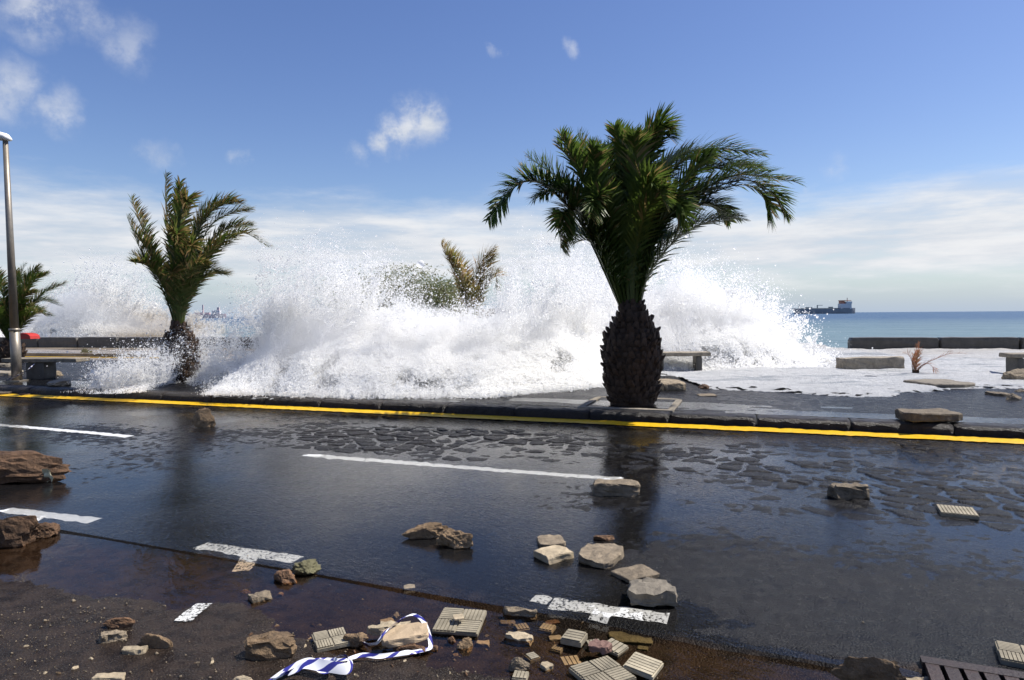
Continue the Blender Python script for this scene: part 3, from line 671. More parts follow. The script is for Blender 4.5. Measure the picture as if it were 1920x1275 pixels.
def tile_mesh(sx, sy, t, pattern, seed, cut=None):
    """cement paving tile: slab with raised ribs; pattern q = four fields of crossing ribs, l = ribs one way, p = plain"""
    mb = MB(); rn = random.Random(seed); j = lambda: rn.uniform(-.006, .006)
    mb.box((0, 0, t / 2 - .002), (sx, sy, t - .004))
    def ribs(x0, x1, y0, y1, along_x, n):
        for i in range(n):
            if along_x: y = y0 + (y1 - y0) * (i + .5) / n; mb.box(((x0 + x1) / 2, y, t), (x1 - x0 - .012, (y1 - y0) / n * .78, .005))
            else: x = x0 + (x1 - x0) * (i + .5) / n; mb.box((x, (y0 + y1) / 2, t), ((x1 - x0) / n * .78, y1 - y0 - .008, .005))
    hx, hy = sx / 2, sy / 2
    if pattern == 'q':
        n = 6
        for a, (x0, y0) in enumerate(((-hx, -hy), (0, -hy), (-hx, 0), (0, 0))): ribs(x0, x0 + hx, y0, y0 + hy, a in (1, 2), n)
    elif pattern == 'l': ribs(-hx, hx, -hy, hy, False, max(4, int(sx / .022)))
    elif pattern == 'x': ribs(-hx, hx, -hy, hy, True, max(4, int(sy / .022)))
    return mb.v, mb.f
DN = [0]
def debris(kind, box, t, yaw, m, name, label, cat, group=None, lift=0.0, pitch=0.0, rollr=0.0, planes=3, amp=None, pat='q', seed=None, dmin=.04, dmax=.6):
    x0, x1, y0, y1 = box; DN[0] += 1; sd = seed if seed is not None else 100 + DN[0]; rn = random.Random(sd)
    t *= {'tile': .55, 'block': .78, 'rock': .92}[kind]
    fr = GR((x0 + x1) / 2, y1 - 1); d = fr.y
    Wd = (x1 - x0) * d / F; Vv = (y1 - y0) * d / F; camh = CAMH - fr.z - t
    D = min(dmax, max(dmin, (Vv - t * .96) / (camh / d)))
    ca, sa = abs(math.cos(yaw)), abs(math.sin(yaw))
    if sa > .15 and kind != 'rock':
        # extents of a yawed rectangle: Wd = a ca + b sa ; D = a sa + b ca
        det = ca * ca - sa * sa
        if abs(det) > .25: a = (Wd * ca - D * sa) / det; b_ = (D * ca - Wd * sa) / det
        else: a = b_ = (Wd + D) / 2 / (ca + sa)
        if kind == 'tile': a = b_ = min(Wd, 1.5 * D) / (ca + sa) if D * 1.5 < Wd else Wd / (ca + sa)
        elif not .45 < a / max(b_, 1e-3) < 2.2: a = Wd / (ca + sa); b_ = max(.5 * a, D / (ca + sa))
        if kind != 'tile' and a < .25 * Wd or b_ < .2 * D: a = Wd / (ca + sa); b_ = D / (ca + sa)
    else: a, b_ = Wd, D
    away = Vector((fr.x, fr.y, 0)).normalized(); c = fr + away * (D / 2)
    z = min(ground_z(c), ground_z(fr)) + lift
    if kind == 'rock': V, Q = rock_mesh(a, b_, t, sd, rough=amp or .10); zo = -.012
    elif kind == 'tile': V, Q = tile_mesh(a, b_, t, pat, sd); zo = 0.0
    else:
        pls = []
        for _ in range(planes):
            g = rn.uniform(0, 6.283); n = Vector((math.cos(g), math.sin(g), rn.uniform(-.25, .35))).normalized()
            ext = abs(n.x) * a / 2 + abs(n.y) * b_ / 2; pls.append((n, ext * rn.uniform(.80, .95)))
        V, Q = rough_box(a, b_, t, sd, amp or min(.02, t * .26), planes=pls); V = [(x, y, zz + t / 2) for x, y, zz in V]; zo = -.004
    o = mesh_obj(name, V, Q, m); o.location = (c.x, c.y, z + zo); o.rotation_euler = (pitch, rollr, yaw); tag(o, label, cat, group)
    return o
GP = 'small stones scattered in the mud'
GT = 'broken ribbed tiles heaped in the mud'
debris('rock', (361, 404, 764, 803), .31, .3, M_TROCK, 'boulder', 'round tan boulder alone on the road by the yellow line', 'boulder', amp=.12)
debris('rock', (-150, 137, 838, 911), .32, .02, M_LAVA, 'lava_block', 'long brown lava block with a yellowed plastic scrap stuck on it', 'rock', amp=.11, dmax=.6)
debris('rock', (-40, 68, 958, 1031), .24, .2, M_LAVA, 'lava_rock', 'big brown lava rock beside the parking mark, the larger of two touching', 'rock', amp=.12)
debris('rock', (57, 111, 970, 1013), .13, .8, M_LAVA, 'lava_rock', 'smaller brown lava rock leaning against the big one by the parking mark', 'rock', amp=.12)
debris('rock', (513, 564, 1060, 1098), .09, -.5, M_LAVA, 'lava_rock', 'brown oblong rock touching the mossy lump at the parking mark', 'rock')
debris('rock', (547, 604, 1038, 1084), .10, .5, M_MOSS, 'mossy_lump', 'olive mossy ragged lump lying on the end of the parking mark', 'rock', amp=.2)
debris('block', (462, 516, 1103, 1132), .045, .6, M_GROCK, 'concrete_slab', 'small square grey slab alone in shallow water near the mossy lump', 'slab', planes=1)
debris('rock', (447, 472, 1099, 1114), .03, 0, M_LAVA, 'stone', 'dark flat stone beside the small square grey slab', 'stone')
debris('rock', (518, 532, 1107, 1120), .035, 0, M_LAVA, 'stone', 'tiny reddish stone next to the small square grey slab', 'stone')
debris('rock', (753, 855, 974, 1013), .13, .1, M_TROCK, 'lava_rock', 'wide tan pitted rock in the water, the longer of a pair', 'rock', amp=.13)
debris('rock', (814, 892, 987, 1032), .14, -.3, M_TROCK, 'lava_rock', 'tan pitted rock with a raised horn, in front of the longer one', 'rock', amp=.18)
debris('block', (1108, 1199, 898, 931), .13, -.06, M_GROCK, 'concrete_block', 'rough grey block lying at the end of the lane line', 'block', planes=4)
debris('block', (1559, 1629, 902, 936), .15, .12, M_GROCK, 'concrete_block', 'squat pale-topped concrete block alone out on the dark road', 'block', planes=2)
debris('tile', (1753, 1835, 941, 975), .05, -.42, M_TILE, 'paving_tile', 'clean flat beige tile alone on the road past the squat block', 'tile', pat='l')
debris('tile', (1862, 1975, 1194, 1258), .05, -.5, M_TILE, 'paving_tile', 'ribbed beige tile lying above the rusty drain grate', 'tile', pat='q')
debris('block', (1008, 1059, 1003, 1030), .05, .1, M_GROCK, 'concrete_slab', 'small grey slab half hidden behind the smooth tan slab', 'slab', planes=2)
debris('block', (993, 1083, 1018, 1059), .06, .62, M_TAN, 'stone_slab', 'smooth tan diamond-shaped slab lying in the water', 'slab', planes=2)
debris('block', (1076, 1175, 1006, 1074), .075, -.45, M_GROCK, 'concrete_slab', 'largest grey broken slab of the row, with a chalky patch', 'slab', planes=3)
debris('rock', (1112, 1154, 998, 1016), .05, 0, M_LAVA, 'stone', 'dark crumbled stones behind the largest grey slab', 'stone')
debris('block', (1140, 1242, 1054, 1095), .035, .5, M_GROCK, 'concrete_slab', 'thin rough brownish slab tucked under the corner of a thick slab', 'slab', planes=1)
debris('block', (1178, 1266, 1086, 1142), .10, -.14, M_CONC, 'concrete_slab', 'thick grey slab with one cut corner at the worn parking mark', 'slab', planes=1, lift=.01)
debris('rock', (194, 254, 1152, 1180), .065, .1, M_LAVA, 'lava_rock', 'brown flat-topped rock behind the broken slab in the mud', 'rock')
debris('block', (182, 244, 1176, 1206), .05, .5, M_GROCK, 'concrete_slab', 'broken brown-edged slab between two brown rocks in the mud', 'slab', planes=3)
debris('rock', (254, 326, 1182, 1216), .08, -.1, M_TROCK, 'lava_rock', 'tan-brown flat rock above a little pale slab in the mud', 'rock')
debris('block', (233, 274, 1208, 1228), .035, .1, M_TAN, 'stone_slab', 'little pale slab lying against a tan-brown rock', 'slab', planes=1)
debris('block', (457, 560, 1184, 1236), .10, .16, M_TROCK, 'stone_slab', 'long tan rough-edged slab alone on the brown mud', 'slab', planes=3)
debris('tile', (579, 662, 1179, 1224), .035, .45, M_TILE, 'paving_tile', 'ribbed beige tile next to the heap with the barrier tape', 'tile', pat='q', lift=.015, pitch=.06)
debris('rock', (640, 692, 1186, 1217), .09, 0, M_TROCK, 'stone', 'brown rock wedged between ribbed tile and board', 'stone')
debris('block', (690, 736, 1186, 1204), .04, .15, M_TAN, 'stone', 'pale oblong stone lying on the heap behind the board', 'stone', planes=3, lift=.04)
debris('block', (714, 772, 1164, 1188), .055, .12, M_TAN, 'stone', 'longest tan stone behind the board and tape', 'stone', planes=4)
debris('block', (711, 739, 1161, 1174), .03, .15, M_TAN, 'stone', 'small tan stone touching the longest tan stone', 'stone', planes=3)
debris('rock', (734, 748, 1149, 1163), .045, .5, M_CONC, 'stone', 'pointed pale chip standing up behind the tan stones', 'stone')
o = debris('block', (702, 816, 1184, 1226), .05, .28, M_WOOD, 'stone_board', 'flat tan split board under the looped barrier tape', 'board', planes=3, lift=.05, pitch=.10, rollr=-.08)
debris('rock', (735, 800, 1205, 1228), .06, 0, M_LAVA, 'stone', 'dark stone propping up the tan board', 'stone')
debris('tile', (812, 914, 1156, 1198), .035, -.16, M_TILE, 'paving_tile', 'widest ribbed beige tile, with a broken chip lying on it', 'tile', pat='q', lift=.03, pitch=.06)
debris('block', (848, 872, 1176, 1192), .012, .2, M_TAN, 'tile_chip', 'thin pale chip lying on the widest ribbed tile', 'chip', planes=2, lift=.072)
debris('rock', (837, 856, 1190, 1214), .06, 0, M_LAVA, 'stone', 'dark little rock under the edge of the widest tile', 'stone')
debris('rock', (853, 889, 1189, 1226), .085, .4, M_TROCK, 'stone', 'brown rounded rock in front of the widest tile', 'stone')
debris('block', (893, 920, 1202, 1214), .025, -.1, M_TAN, 'stone', 'small tan sliver beside the brown rounded rock', 'stone', planes=3)
debris('rock', (806, 822, 1210, 1226), .045, 0, M_LAVA, 'stone', 'dark brown stone at the end of the tan board', 'stone')
debris('block', (755, 780, 1097, 1110), .015, .2, M_TAN, 'stone', 'thin tan flake alone in the running water', 'stone', planes=3)
debris('block', (942, 1008, 1140, 1165), .075, -.1, M_GROCK, 'stone', 'humped grey-tan stone at the back of the tile heap', 'stone', planes=5)
debris('block', (938, 967, 1162, 1174), .02, .1, M_GROCK, 'tile_chip', 'flat grey chip in front of the humped stone', 'chip', planes=2)
debris('tile', (963, 994, 1170, 1186), .03, .3, M_TILE, 'tile_fragment', 'small grooved tile piece behind the speckled slab', 'tile', pat='l')
debris('block', (944, 1006, 1183, 1212), .055, -.3, M_TAN, 'stone_slab', 'pale speckled thick slab at the edge of the tile heap', 'slab', planes=1)
debris('tile', (1003, 1050, 1171, 1188), .03, -.4, M_TILE, 'tile_fragment', 'grooved tile piece with a dark flake behind it', 'tile', pat='l')
debris('block', (1022, 1050, 1163, 1175), .02, .1, M_LAVA, 'tile_chip', 'dark flake lying behind a grooved tile piece', 'chip', planes=2)
debris('block', (1029, 1053, 1189, 1203), .02, .1, M_TILE, 'tile_chip', 'small plain tile chip in the middle of the tile heap', 'chip', planes=2)
debris('tile', (1046, 1107, 1194, 1223), .05, -.42, M_TILE, 'paving_tile', 'nearly whole beige tile resting high on the heap', 'tile', pat='x', lift=.03)
debris('tile', (1027, 1064, 1210, 1226), .03, -.5, M_TILE, 'tile_fragment', 'narrow grooved tile strip under the nearly whole tile', 'tile', pat='l')
debris('tile', (1047, 1094, 1227, 1246), .02, .2, M_TILE, 'tile_fragment', 'sunken grooved tile piece covered by muddy water', 'tile', pat='l', lift=-.01)
debris('block', (1100, 1155, 1211, 1245), .05, -.5, M_RED, 'brick_slab', 'reddish brown slab lying on top of the tile heap', 'slab', planes=1, lift=.045)
debris('tile', (1124, 1180, 1206, 1237), .03, -.7, M_TILE, 'tile_fragment', 'grooved tile leaning behind the reddish slab', 'tile', pat='l', lift=.02, rollr=.12)
debris('tile', (1098, 1130, 1203, 1222), .03, .2, M_TILE, 'tile_fragment', 'tile corner peeping out behind the reddish slab', 'tile', pat='l', lift=.01)
debris('tile', (1062, 1196, 1233, 1290), .04, .5, M_TILE, 'paving_tile', 'large ribbed tile in front of the reddish slab', 'tile', pat='q', lift=.01)
debris('tile', (1164, 1248, 1233, 1273), .035, -.55, M_TILE, 'paving_tile', 'ribbed tile leaning at the outer end of the heap', 'tile', pat='x', lift=.02, rollr=.1)
debris('block', (1133, 1232, 1183, 1209), .025, -.2, M_MOSS, 'stone_slab', 'long flat olive slab lying in the brown puddle', 'slab', planes=4)
debris('block', (1192, 1218, 1209, 1222), .015, -.4, M_MOSS, 'tile_chip', 'small brown chip just below the long olive slab', 'chip', planes=3)
debris('tile', (983, 1014, 1224, 1243), .03, .5, M_TILE, 'tile_fragment', 'grooved square piece beside the grey rubble lump', 'tile', pat='x')
debris('block', (1011, 1040, 1235, 1262), .035, -.9, M_TAN, 'tile_chip', 'pale pitted chip standing near the big ribbed tile', 'chip', planes=2)
debris('rock', (952, 995, 1230, 1262), .08, 0, M_GROCK, 'stone', 'grey rubble lump above a grooved tile end', 'stone', amp=.16)
debris('tile', (959, 993, 1255, 1282), .03, -.2, M_TILE, 'tile_fragment', 'grooved tile end under the grey rubble lump', 'tile', pat='l')
debris('block', (170, 231, 1261, 1284), .04, .15, M_TAN, 'stone_slab', 'pale slab alone at the near edge of the brown mud', 'slab', planes=2)
debris('rock', (432, 479, 1261, 1290), .06, 0, M_TAN, 'stone', 'pale rounded stone near the crumpled barrier tape', 'stone')
debris('rock', (1561, 1696, 1226, 1300), .17, -.3, M_TROCK, 'boulder', 'craggy tan boulder beside the rusty drain grate', 'boulder', amp=.15)
debris('block', (1700, 1765, 1268, 1296), .05, .2, M_TAN, 'stone', 'pale stone in front of the rusty drain grate', 'stone', planes=3)
# small nameless stones in the mud
rn = random.Random(77)
for i in range(70):
    px = rn.choice((rn.uniform(20, 900), rn.uniform(560, 1090))); py = rn.uniform(1165, 1274)
    if px < 560 and py < 1200 and rn.random() < .6: continue
    s = rn.uniform(4, 11); debris('rock', (px, px + s * 1.3, py - s * .8, py), s * .0018 + .006, rn.uniform(0, 3), rn.choice((M_LAVA, M_LAVA, M_TROCK, M_GROCK, M_TAN)), 'pebble', 'small loose stone lying on the brown mud', 'pebble', GP, seed=rn.randrange(6) + 900, dmin=.012)
gr = np.random.RandomState(21); N = 9000; gu = gr.uniform(-9, -1.2, N * 3); gv = gr.uniform(-8.4, -5.4, N * 3); kp = gr.rand(N * 3) < np.clip(mudmask(gu, gv) * 1.1 + .03, 0, 1) * sstep(.3, .6, fbm(gu * 1.5, gv * 1.5, 3, 3)); gu, gv = gu[kp][:N], gv[kp][:N]; N = len(gu)
gx, gy = Wn(gu, gv); gz = road_h(gu, gv); sz = .0022 * np.exp(gr.normal(0, .55, N)); OCT = np.array([(1, 0, 0), (0, 1, 0), (-1, 0, 0), (0, -1, 0), (0, 0, .8), (0, 0, -.6)])
GV = np.stack([gx, gy, gz + sz * .3], 1)[:, None, :] + (OCT[None] * sz[:, None, None]) * gr.uniform(.6, 1.4, (N, 6, 3)); OF = np.array([(0, 1, 4), (1, 2, 4), (2, 3, 4), (3, 0, 4), (1, 0, 5), (2, 1, 5), (3, 2, 5), (0, 3, 5)])
o = mesh_obj('grit', GV.reshape(-1, 3), (OF[None] + (np.arange(N) * 6)[:, None, None]).reshape(-1, 3), M_GROCK); tag(o, 'fine loose grit washed over the brown mud', 'grit', None, 'stuff')
# pieces on the pavement
debris('block', (1688, 1793, 766, 795), .13, -.02, M_GROCK, 'stone_slab', 'heavy brown slab resting on the kerb over a gap', 'slab', planes=3, dmax=.5, lift=.02)
debris('block', (1718, 1808, 710, 730), .12, .05, M_CONC, 'concrete_slab', 'large flat slab lying in the foam below the dead palm shoot', 'slab', planes=2, dmax=1.0)
debris('rock', (1874, 1950, 690, 719), .30, 0, M_GROCK, 'boulder', 'grey boulder in the foam under a slab bench', 'boulder')
debris('rock', (1885, 1915, 736, 752), .13, 0, M_GROCK, 'stone', 'blocky dark stone on the wet pavement past the foam edge', 'stone')
debris('block', (1859, 1882, 734, 745), .07, .1, M_GROCK, 'stone', 'flat stone next to the blocky dark one on the pavement', 'stone')
debris('rock', (1902, 1925, 729, 737), .07, .1, M_GROCK, 'stone', 'rounded stone at the edge of foam behind the blocky one', 'stone')
debris('block', (1232, 1279, 708, 735), .2, .1, M_GROCK, 'concrete_slab', 'thick grey broken slab just behind the big palm trunk', 'slab', planes=4)
debris('rock', (1311, 1330, 718, 732), .1, 0, M_LAVA, 'stone', 'small dark stone at the foam edge near the bench', 'stone')
debris('block', (1308, 1342, 738, 746), .04, -.1, M_GROCK, 'stone_slab', 'thin dark slab on wet pavement near the big palm', 'slab', planes=2)
for i, (bx, t, lb) in enumerate((((-30, 38, 712, 727), .10, 'broken paving slab by the foot of the lamp post'), ((-25, 30, 694, 706), .12, 'tilted paving slab behind the foot of the lamp post'), ((96, 128, 708, 726), .14, 'pale broken stone at the edge of the splash by the bench'), ((92, 116, 694, 708), .16, 'dark rubble lump behind the bench leg'), ((38, 62, 718, 729), .08, 'dark stone on the kerb below the bench'), ((150, 172, 658, 668), .3, 'mossy lump on the far step behind the bench'), ((-10, 22, 680, 690), .12, 'flat slab near the short bushy palm'))):
    debris('block' if i not in (2, 3, 5) else 'rock', bx, t, .1 * i, (M_GROCK, M_CONC, M_CONC, M_GROCK, M_LAVA, M_MOSS, M_CONC)[i], 'rubble_slab' if i not in (2, 3, 5) else 'rubble_stone', lb, 'rubble', planes=2, dmax=.6)
# yellowed plastic scrap on the lava block
sp = GR(94, 903); mb = MB(); rn = random.Random(3)
for i in range(6):
    for j in range(6): mb.v.append((-.035 + .015 * i + .012 * math.sin(j * 1.3) + rn.uniform(-.012, .012), rn.uniform(-.02, .02) - .004 * j, .01 + .022 * j + rn.uniform(-.01, .01)))
for i in range(5):
    for j in range(5): mb.f.append((i * 6 + j, i * 6 + 6 + j, i * 6 + 7 + j, i * 6 + 1 + j))
o = mb.obj('plastic_scrap', M_PLA, None, True); o.location = (sp.x, sp.y - .03, sp.z); tag(o, 'crumpled yellowed plastic scrap clinging to the long lava block', 'scrap')
# drain grate
gl, gw = .62, .30
g0 = GR(1722, 1243) + EU * gl / 2 - EV * gw / 2; root = empty('drain_grate', (g0.x, g0.y, g0.z + .012), rzk - .05); tag(root, 'rusty iron drain grate with rounded slots at the road edge', 'drain')
for y, w_ in ((-gw / 2 + .03, .06), (gw / 2 - .03, .06)): mb = MB(); mb.box((0, y, 0), (gl, w_, .03)); mb.obj('frame_rail', M_RUST, root)
for i in range(9): mb = MB(); mb.box((-gl / 2 + .035 + i * (gl - .07) / 8, 0, -.001), (.050, gw - .12, .028)); mb.obj('bar', M_RUST, root)
# barrier tape
def tape(name, pts, width, label, seed=0, tw=1.4):
    rn = random.Random(seed); cur = catmull(pts, 26 * (len(pts) - 1) // 2); V = []; Q = []; al = []; ac = []; s = 0.0
    for i, p in enumerate(cur):
        if i: s += (p - cur[i - 1]).length
        T = (cur[min(i + 1, len(cur) - 1)] - cur[max(i - 1, 0)]).normalized(); g = tw * mnoise.noise(Vector((s * 3.1, seed, 0))) + .35
        S = T.cross(Vector((0, 0, 1))); S = S.normalized() if S.length > .05 else Vector((1, 0, 0)); N = S.cross(T); d = S * math.cos(g) + N * math.sin(g)
        for k in (-1, 0, 1): V.append(tuple(p + d * width / 2 * k + N * .03 * (1 - abs(k)) * mnoise.noise(Vector((s * 9, 4, seed))) + Vector((0, 0, width * .5 * abs(math.sin(g)))))); al.append(s); ac.append(k * .5 + .5)
    for i in range(len(cur) - 1):
        for k in (0, 1): Q.append((i * 3 + k, i * 3 + 3 + k, i * 3 + 4 + k, i * 3 + 1 + k))
    o = mesh_obj(name, V, Q, M_TAPE, None, True, {'along': al, 'across': ac}); tag(o, label, 'tape'); return o
tp = [((674, 1213), .03), ((695, 1223), .03), ((713, 1225), .05), ((742, 1210), .10), ((774, 1196), .11), ((796, 1208), .10), ((808, 1222), .03), ((795, 1228), .02), ((755, 1234), .015), ((711, 1240), .015), ((680, 1239), .02), ((645, 1244), .015), ((612, 1243), .015), ((585, 1247), .015), ((568, 1258), .015), ((530, 1274), .02), ((500, 1290), .02)]
tape('barrier_tape', [GR(*q) + Vector((0, 0, z)) for q, z in tp], .020, 'long looped white and blue barrier tape draped over the tan board', 1)
tp = [((512, 1284), .02), ((545, 1266), .03), ((580, 1260), .05), ((612, 1270), .02), ((630, 1258), .05), ((655, 1262), .05), ((652, 1276), .03), ((610, 1280), .05), ((570, 1276), .06), ((540, 1284), .03)]
tape('barrier_tape', [GR(*q) + Vector((0, 0, z)) for q, z in tp], .045, 'crumpled bundle of white and blue barrier tape on the mud', 2, 2.6)
yl_ = lp.y - .14
tape('barrier_tape', [AT(-40, 738, yl_), AT(0, 721, yl_), AT(34, 704, yl_), AT(52, 694, yl_ + .1), AT(70, 679, yl_ + .5), AT(90, 675, yl_ + 1.0)], .05, 'white barrier tape stretched past the foot of the lamp post', 3, .4)

# ------------------------------------------------------------------ ships and breakwater
def ship(name, label, px0, px1, Y, m_h, hullh, parts, flip=False):
    a, b = AT(px0, 588, Y), AT(px1, 588, Y); L = b.x - a.x; root = empty(name, ((a.x + b.x) / 2, Y, -.75)); tag(root, label, 'ship')
    Bm = L * .15; V = []; Q = []; N = 14
    for i in range(N + 1):
        t = i / N; x = -L / 2 + L * t; wv = Bm / 2 * min(1, (1 - abs(2 * t - 1)**5) + .12 * (t > .5)); sh = hullh * (1 + .22 * max(0, (.12 - t) / .12) + .18 * (t > .78))
        rake = -L * .03 * (t == 0)
        for y, z in ((-wv, sh), (-wv * .8, 0), (wv * .8, 0), (wv, sh)): V.append((x + (rake if z > 0 else 0), y, z))
    for i in range(N):
        for k in range(3): Q.append((i * 4 + k, i * 4 + k + 1, i * 4 + k + 5, i * 4 + k + 4))
        Q.append((i * 4 + 3, i * 4, i * 4 + 4, i * 4 + 7))
    Q += [(0, 3, 2, 1), (N * 4, N * 4 + 1, N * 4 + 2, N * 4 + 3)]
    mesh_obj('hull', V, Q, m_h, root)
    for nm, m, c, s in parts: mb = MB(); mb.box((c[0] * L, 0, hullh + (c[1] + s[2] / 2) * L), (s[0] * L, s[1] * L, s[2] * L)); mb.obj(nm, m, root)
    return root
pt = [('superstructure', M_SHW, (.33, .0), (.17, .12, .085)), ('bridge', M_SHW, (.375, .0855), (.09, .13, .035)), ('funnel', M_SHO, (.28, .0855), (.07, .06, .045)), ('bridge_roof', M_SHO, (.33, .131), (.17, .10, .010)), ('mast', M_SHG, (.37, .122), (.008, .008, .06)), ('deck_pipes', M_SHG, (-.08, .0), (.62, .05, .016)), ('deck_house', M_SHG, (.10, .0165), (.05, .06, .02)), ('crane_post', M_SHG, (-.12, .0165), (.014, .014, .045)), ('crane_arm', M_SHG, (-.08, .058), (.09, .012, .008)), ('foremast', M_SHG, (-.42, .0), (.010, .010, .075)), ('hose_rack', M_SHG, (-.26, .0165), (.10, .04, .016))]
ship('tanker_ship', 'dark hulled tanker with white and orange superstructure on the horizon', 1489, 1603, 1150, M_HULL, 8.0, pt)
M_PINK = simple('hazed_red_ship_paint', (.60, .47, .47), .6, .1, .1, .01)  # red paled so the ship fades: its hazy veil is painted in
pt2 = [('superstructure', M_SHW, (.25, 0), (.2, .1, .10)), ('derrick', M_PINK, (-.1, 0), (.03, .03, .25)), ('deck_cargo', M_PINK, (-.12, 0), (.4, .08, .05)), ('funnel', M_PINK, (.3, .1), (.06, .05, .08))]
ship('cargo_ship', 'faint reddish ship seen through spray beside the wind-bent palm', 352, 424, 1100, M_PINK, 6.0, pt2)
V = []; Q = []; rn = random.Random(4); a, b = AT(560, 588, 210), AT(1150, 588, 260); n = 90
for i in range(n + 1):
    p = a.lerp(b, i / n)
    for y, z in ((-9, -1.5), (-3, 2.2 + rn.uniform(-.3, .3)), (0, 3.6 + rn.uniform(-.15, .1)), (3, 3.5), (8, -1.5)): V.append((p.x + rn.uniform(-.5, .5), p.y + y + rn.uniform(-.5, .5), z))
for i in range(n):
    for k in range(4): Q.append((i * 5 + k, i * 5 + 5 + k, i * 5 + 6 + k, i * 5 + 1 + k))
o = mesh_obj('breakwater', V, Q, M_DCONC); tag(o, 'dark harbour breakwater far out behind the spray', 'breakwater')

# ------------------------------------------------------------------ surf: flooding foam, breaking waves, droplets
edge_px = [(1180, 735), (1262, 706), (1290, 726), (1340, 736), (1462, 742), (1556, 748), (1640, 752), (1690, 750), (1762, 744), (1815, 737), (1867, 734), (1930, 736), (2300, 745)]
ex = [G(x, y, SW) for x, y in edge_px]; exx = np.array([p.x for p in ex]); exy = np.array([p.y for p in ex])
lft = [G(x, y, SW) for x, y in ((330, 742), (520, 746), (700, 751), (900, 750), (1050, 738), (1130, 733))]
exx = np.concatenate([[p.x for p in lft], exx]); exy = np.concatenate([[p.y for p in lft], exy])
def fedge(x, y): return np.interp(x, exx, exy) + (fbm(x * 1.7, y * .0 + 3, 1, 4) - .5) * .35
def wally(x): return WL.y + (x - WL.x) * wd.y / wd.x
def foam_z(x, y):
    e = y - fedge(x, y); return SW - .02 + .075 * sstep(0, .8, e) * (.55 + .6 * fbm(x * 1.2, y * 2.2, 2, 4)) + .22 * sstep(3, 9, e) * (fbm(x * .6, y * 1.3, 6, 4) - .3) + .10 * sstep(.3, 2, e) * (fbm(x * 1.6, y * 3.6, 3, 4) - .5) + .03 * (fbm(x * 5, y * 9, 3, 3) - .5)
def foam_keep(x, y): return (y > fedge(x, y)) & (y < wally(x) + 5 * ((x > -2) & (x < 11.8)) - .35) & (x > -4.9 + 1.2 * (fbm(x * 0 + 1, y * 1.3, 4, 3) - .5))
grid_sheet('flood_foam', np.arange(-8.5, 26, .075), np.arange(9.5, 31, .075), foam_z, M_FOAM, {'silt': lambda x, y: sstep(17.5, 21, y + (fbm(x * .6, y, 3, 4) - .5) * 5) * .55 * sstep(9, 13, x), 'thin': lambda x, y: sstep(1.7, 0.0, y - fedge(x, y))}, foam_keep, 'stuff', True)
nrs = np.random.RandomState(11)
def droplets(name, parent, P, rad, silt, m=M_SPRAY):
    me = bpy.data.meshes.new(name); me.vertices.add(len(P)); me.vertices.foreach_set('co', P.astype(np.float32).ravel())
    for k, a in (('rad', rad), ('silt', silt)):
        at = me.attributes.new(k, 'FLOAT', 'POINT'); at.data.foreach_set('value', np.asarray(a, np.float32))
    me.materials.append(m); o = bpy.data.objects.new(name, me); C.objects.link(o); o.parent = parent; o['kind'] = 'stuff'
    ng = bpy.data.node_groups.new(name, 'GeometryNodeTree'); ng.interface.new_socket('Geometry', in_out='INPUT', socket_type='NodeSocketGeometry'); ng.interface.new_socket('Geometry', in_out='OUTPUT', socket_type='NodeSocketGeometry')
    a, b = ng.nodes.new('NodeGroupInput'), ng.nodes.new('NodeGroupOutput'); mp = ng.nodes.new('GeometryNodeMeshToPoints'); na = ng.nodes.new('GeometryNodeInputNamedAttribute'); na.data_type = 'FLOAT'; na.inputs[0].default_value = 'rad'
    sm = ng.nodes.new('GeometryNodeSetMaterial'); sm.inputs['Material'].default_value = m
    L = ng.links.new; L(a.outputs[0], mp.inputs['Mesh']); L(na.outputs[0], mp.inputs['Radius']); L(mp.outputs[0], sm.inputs[0]); L(sm.outputs[0], b.inputs[0])
    md = o.modifiers.new('points', 'NODES'); md.node_group = ng; return o
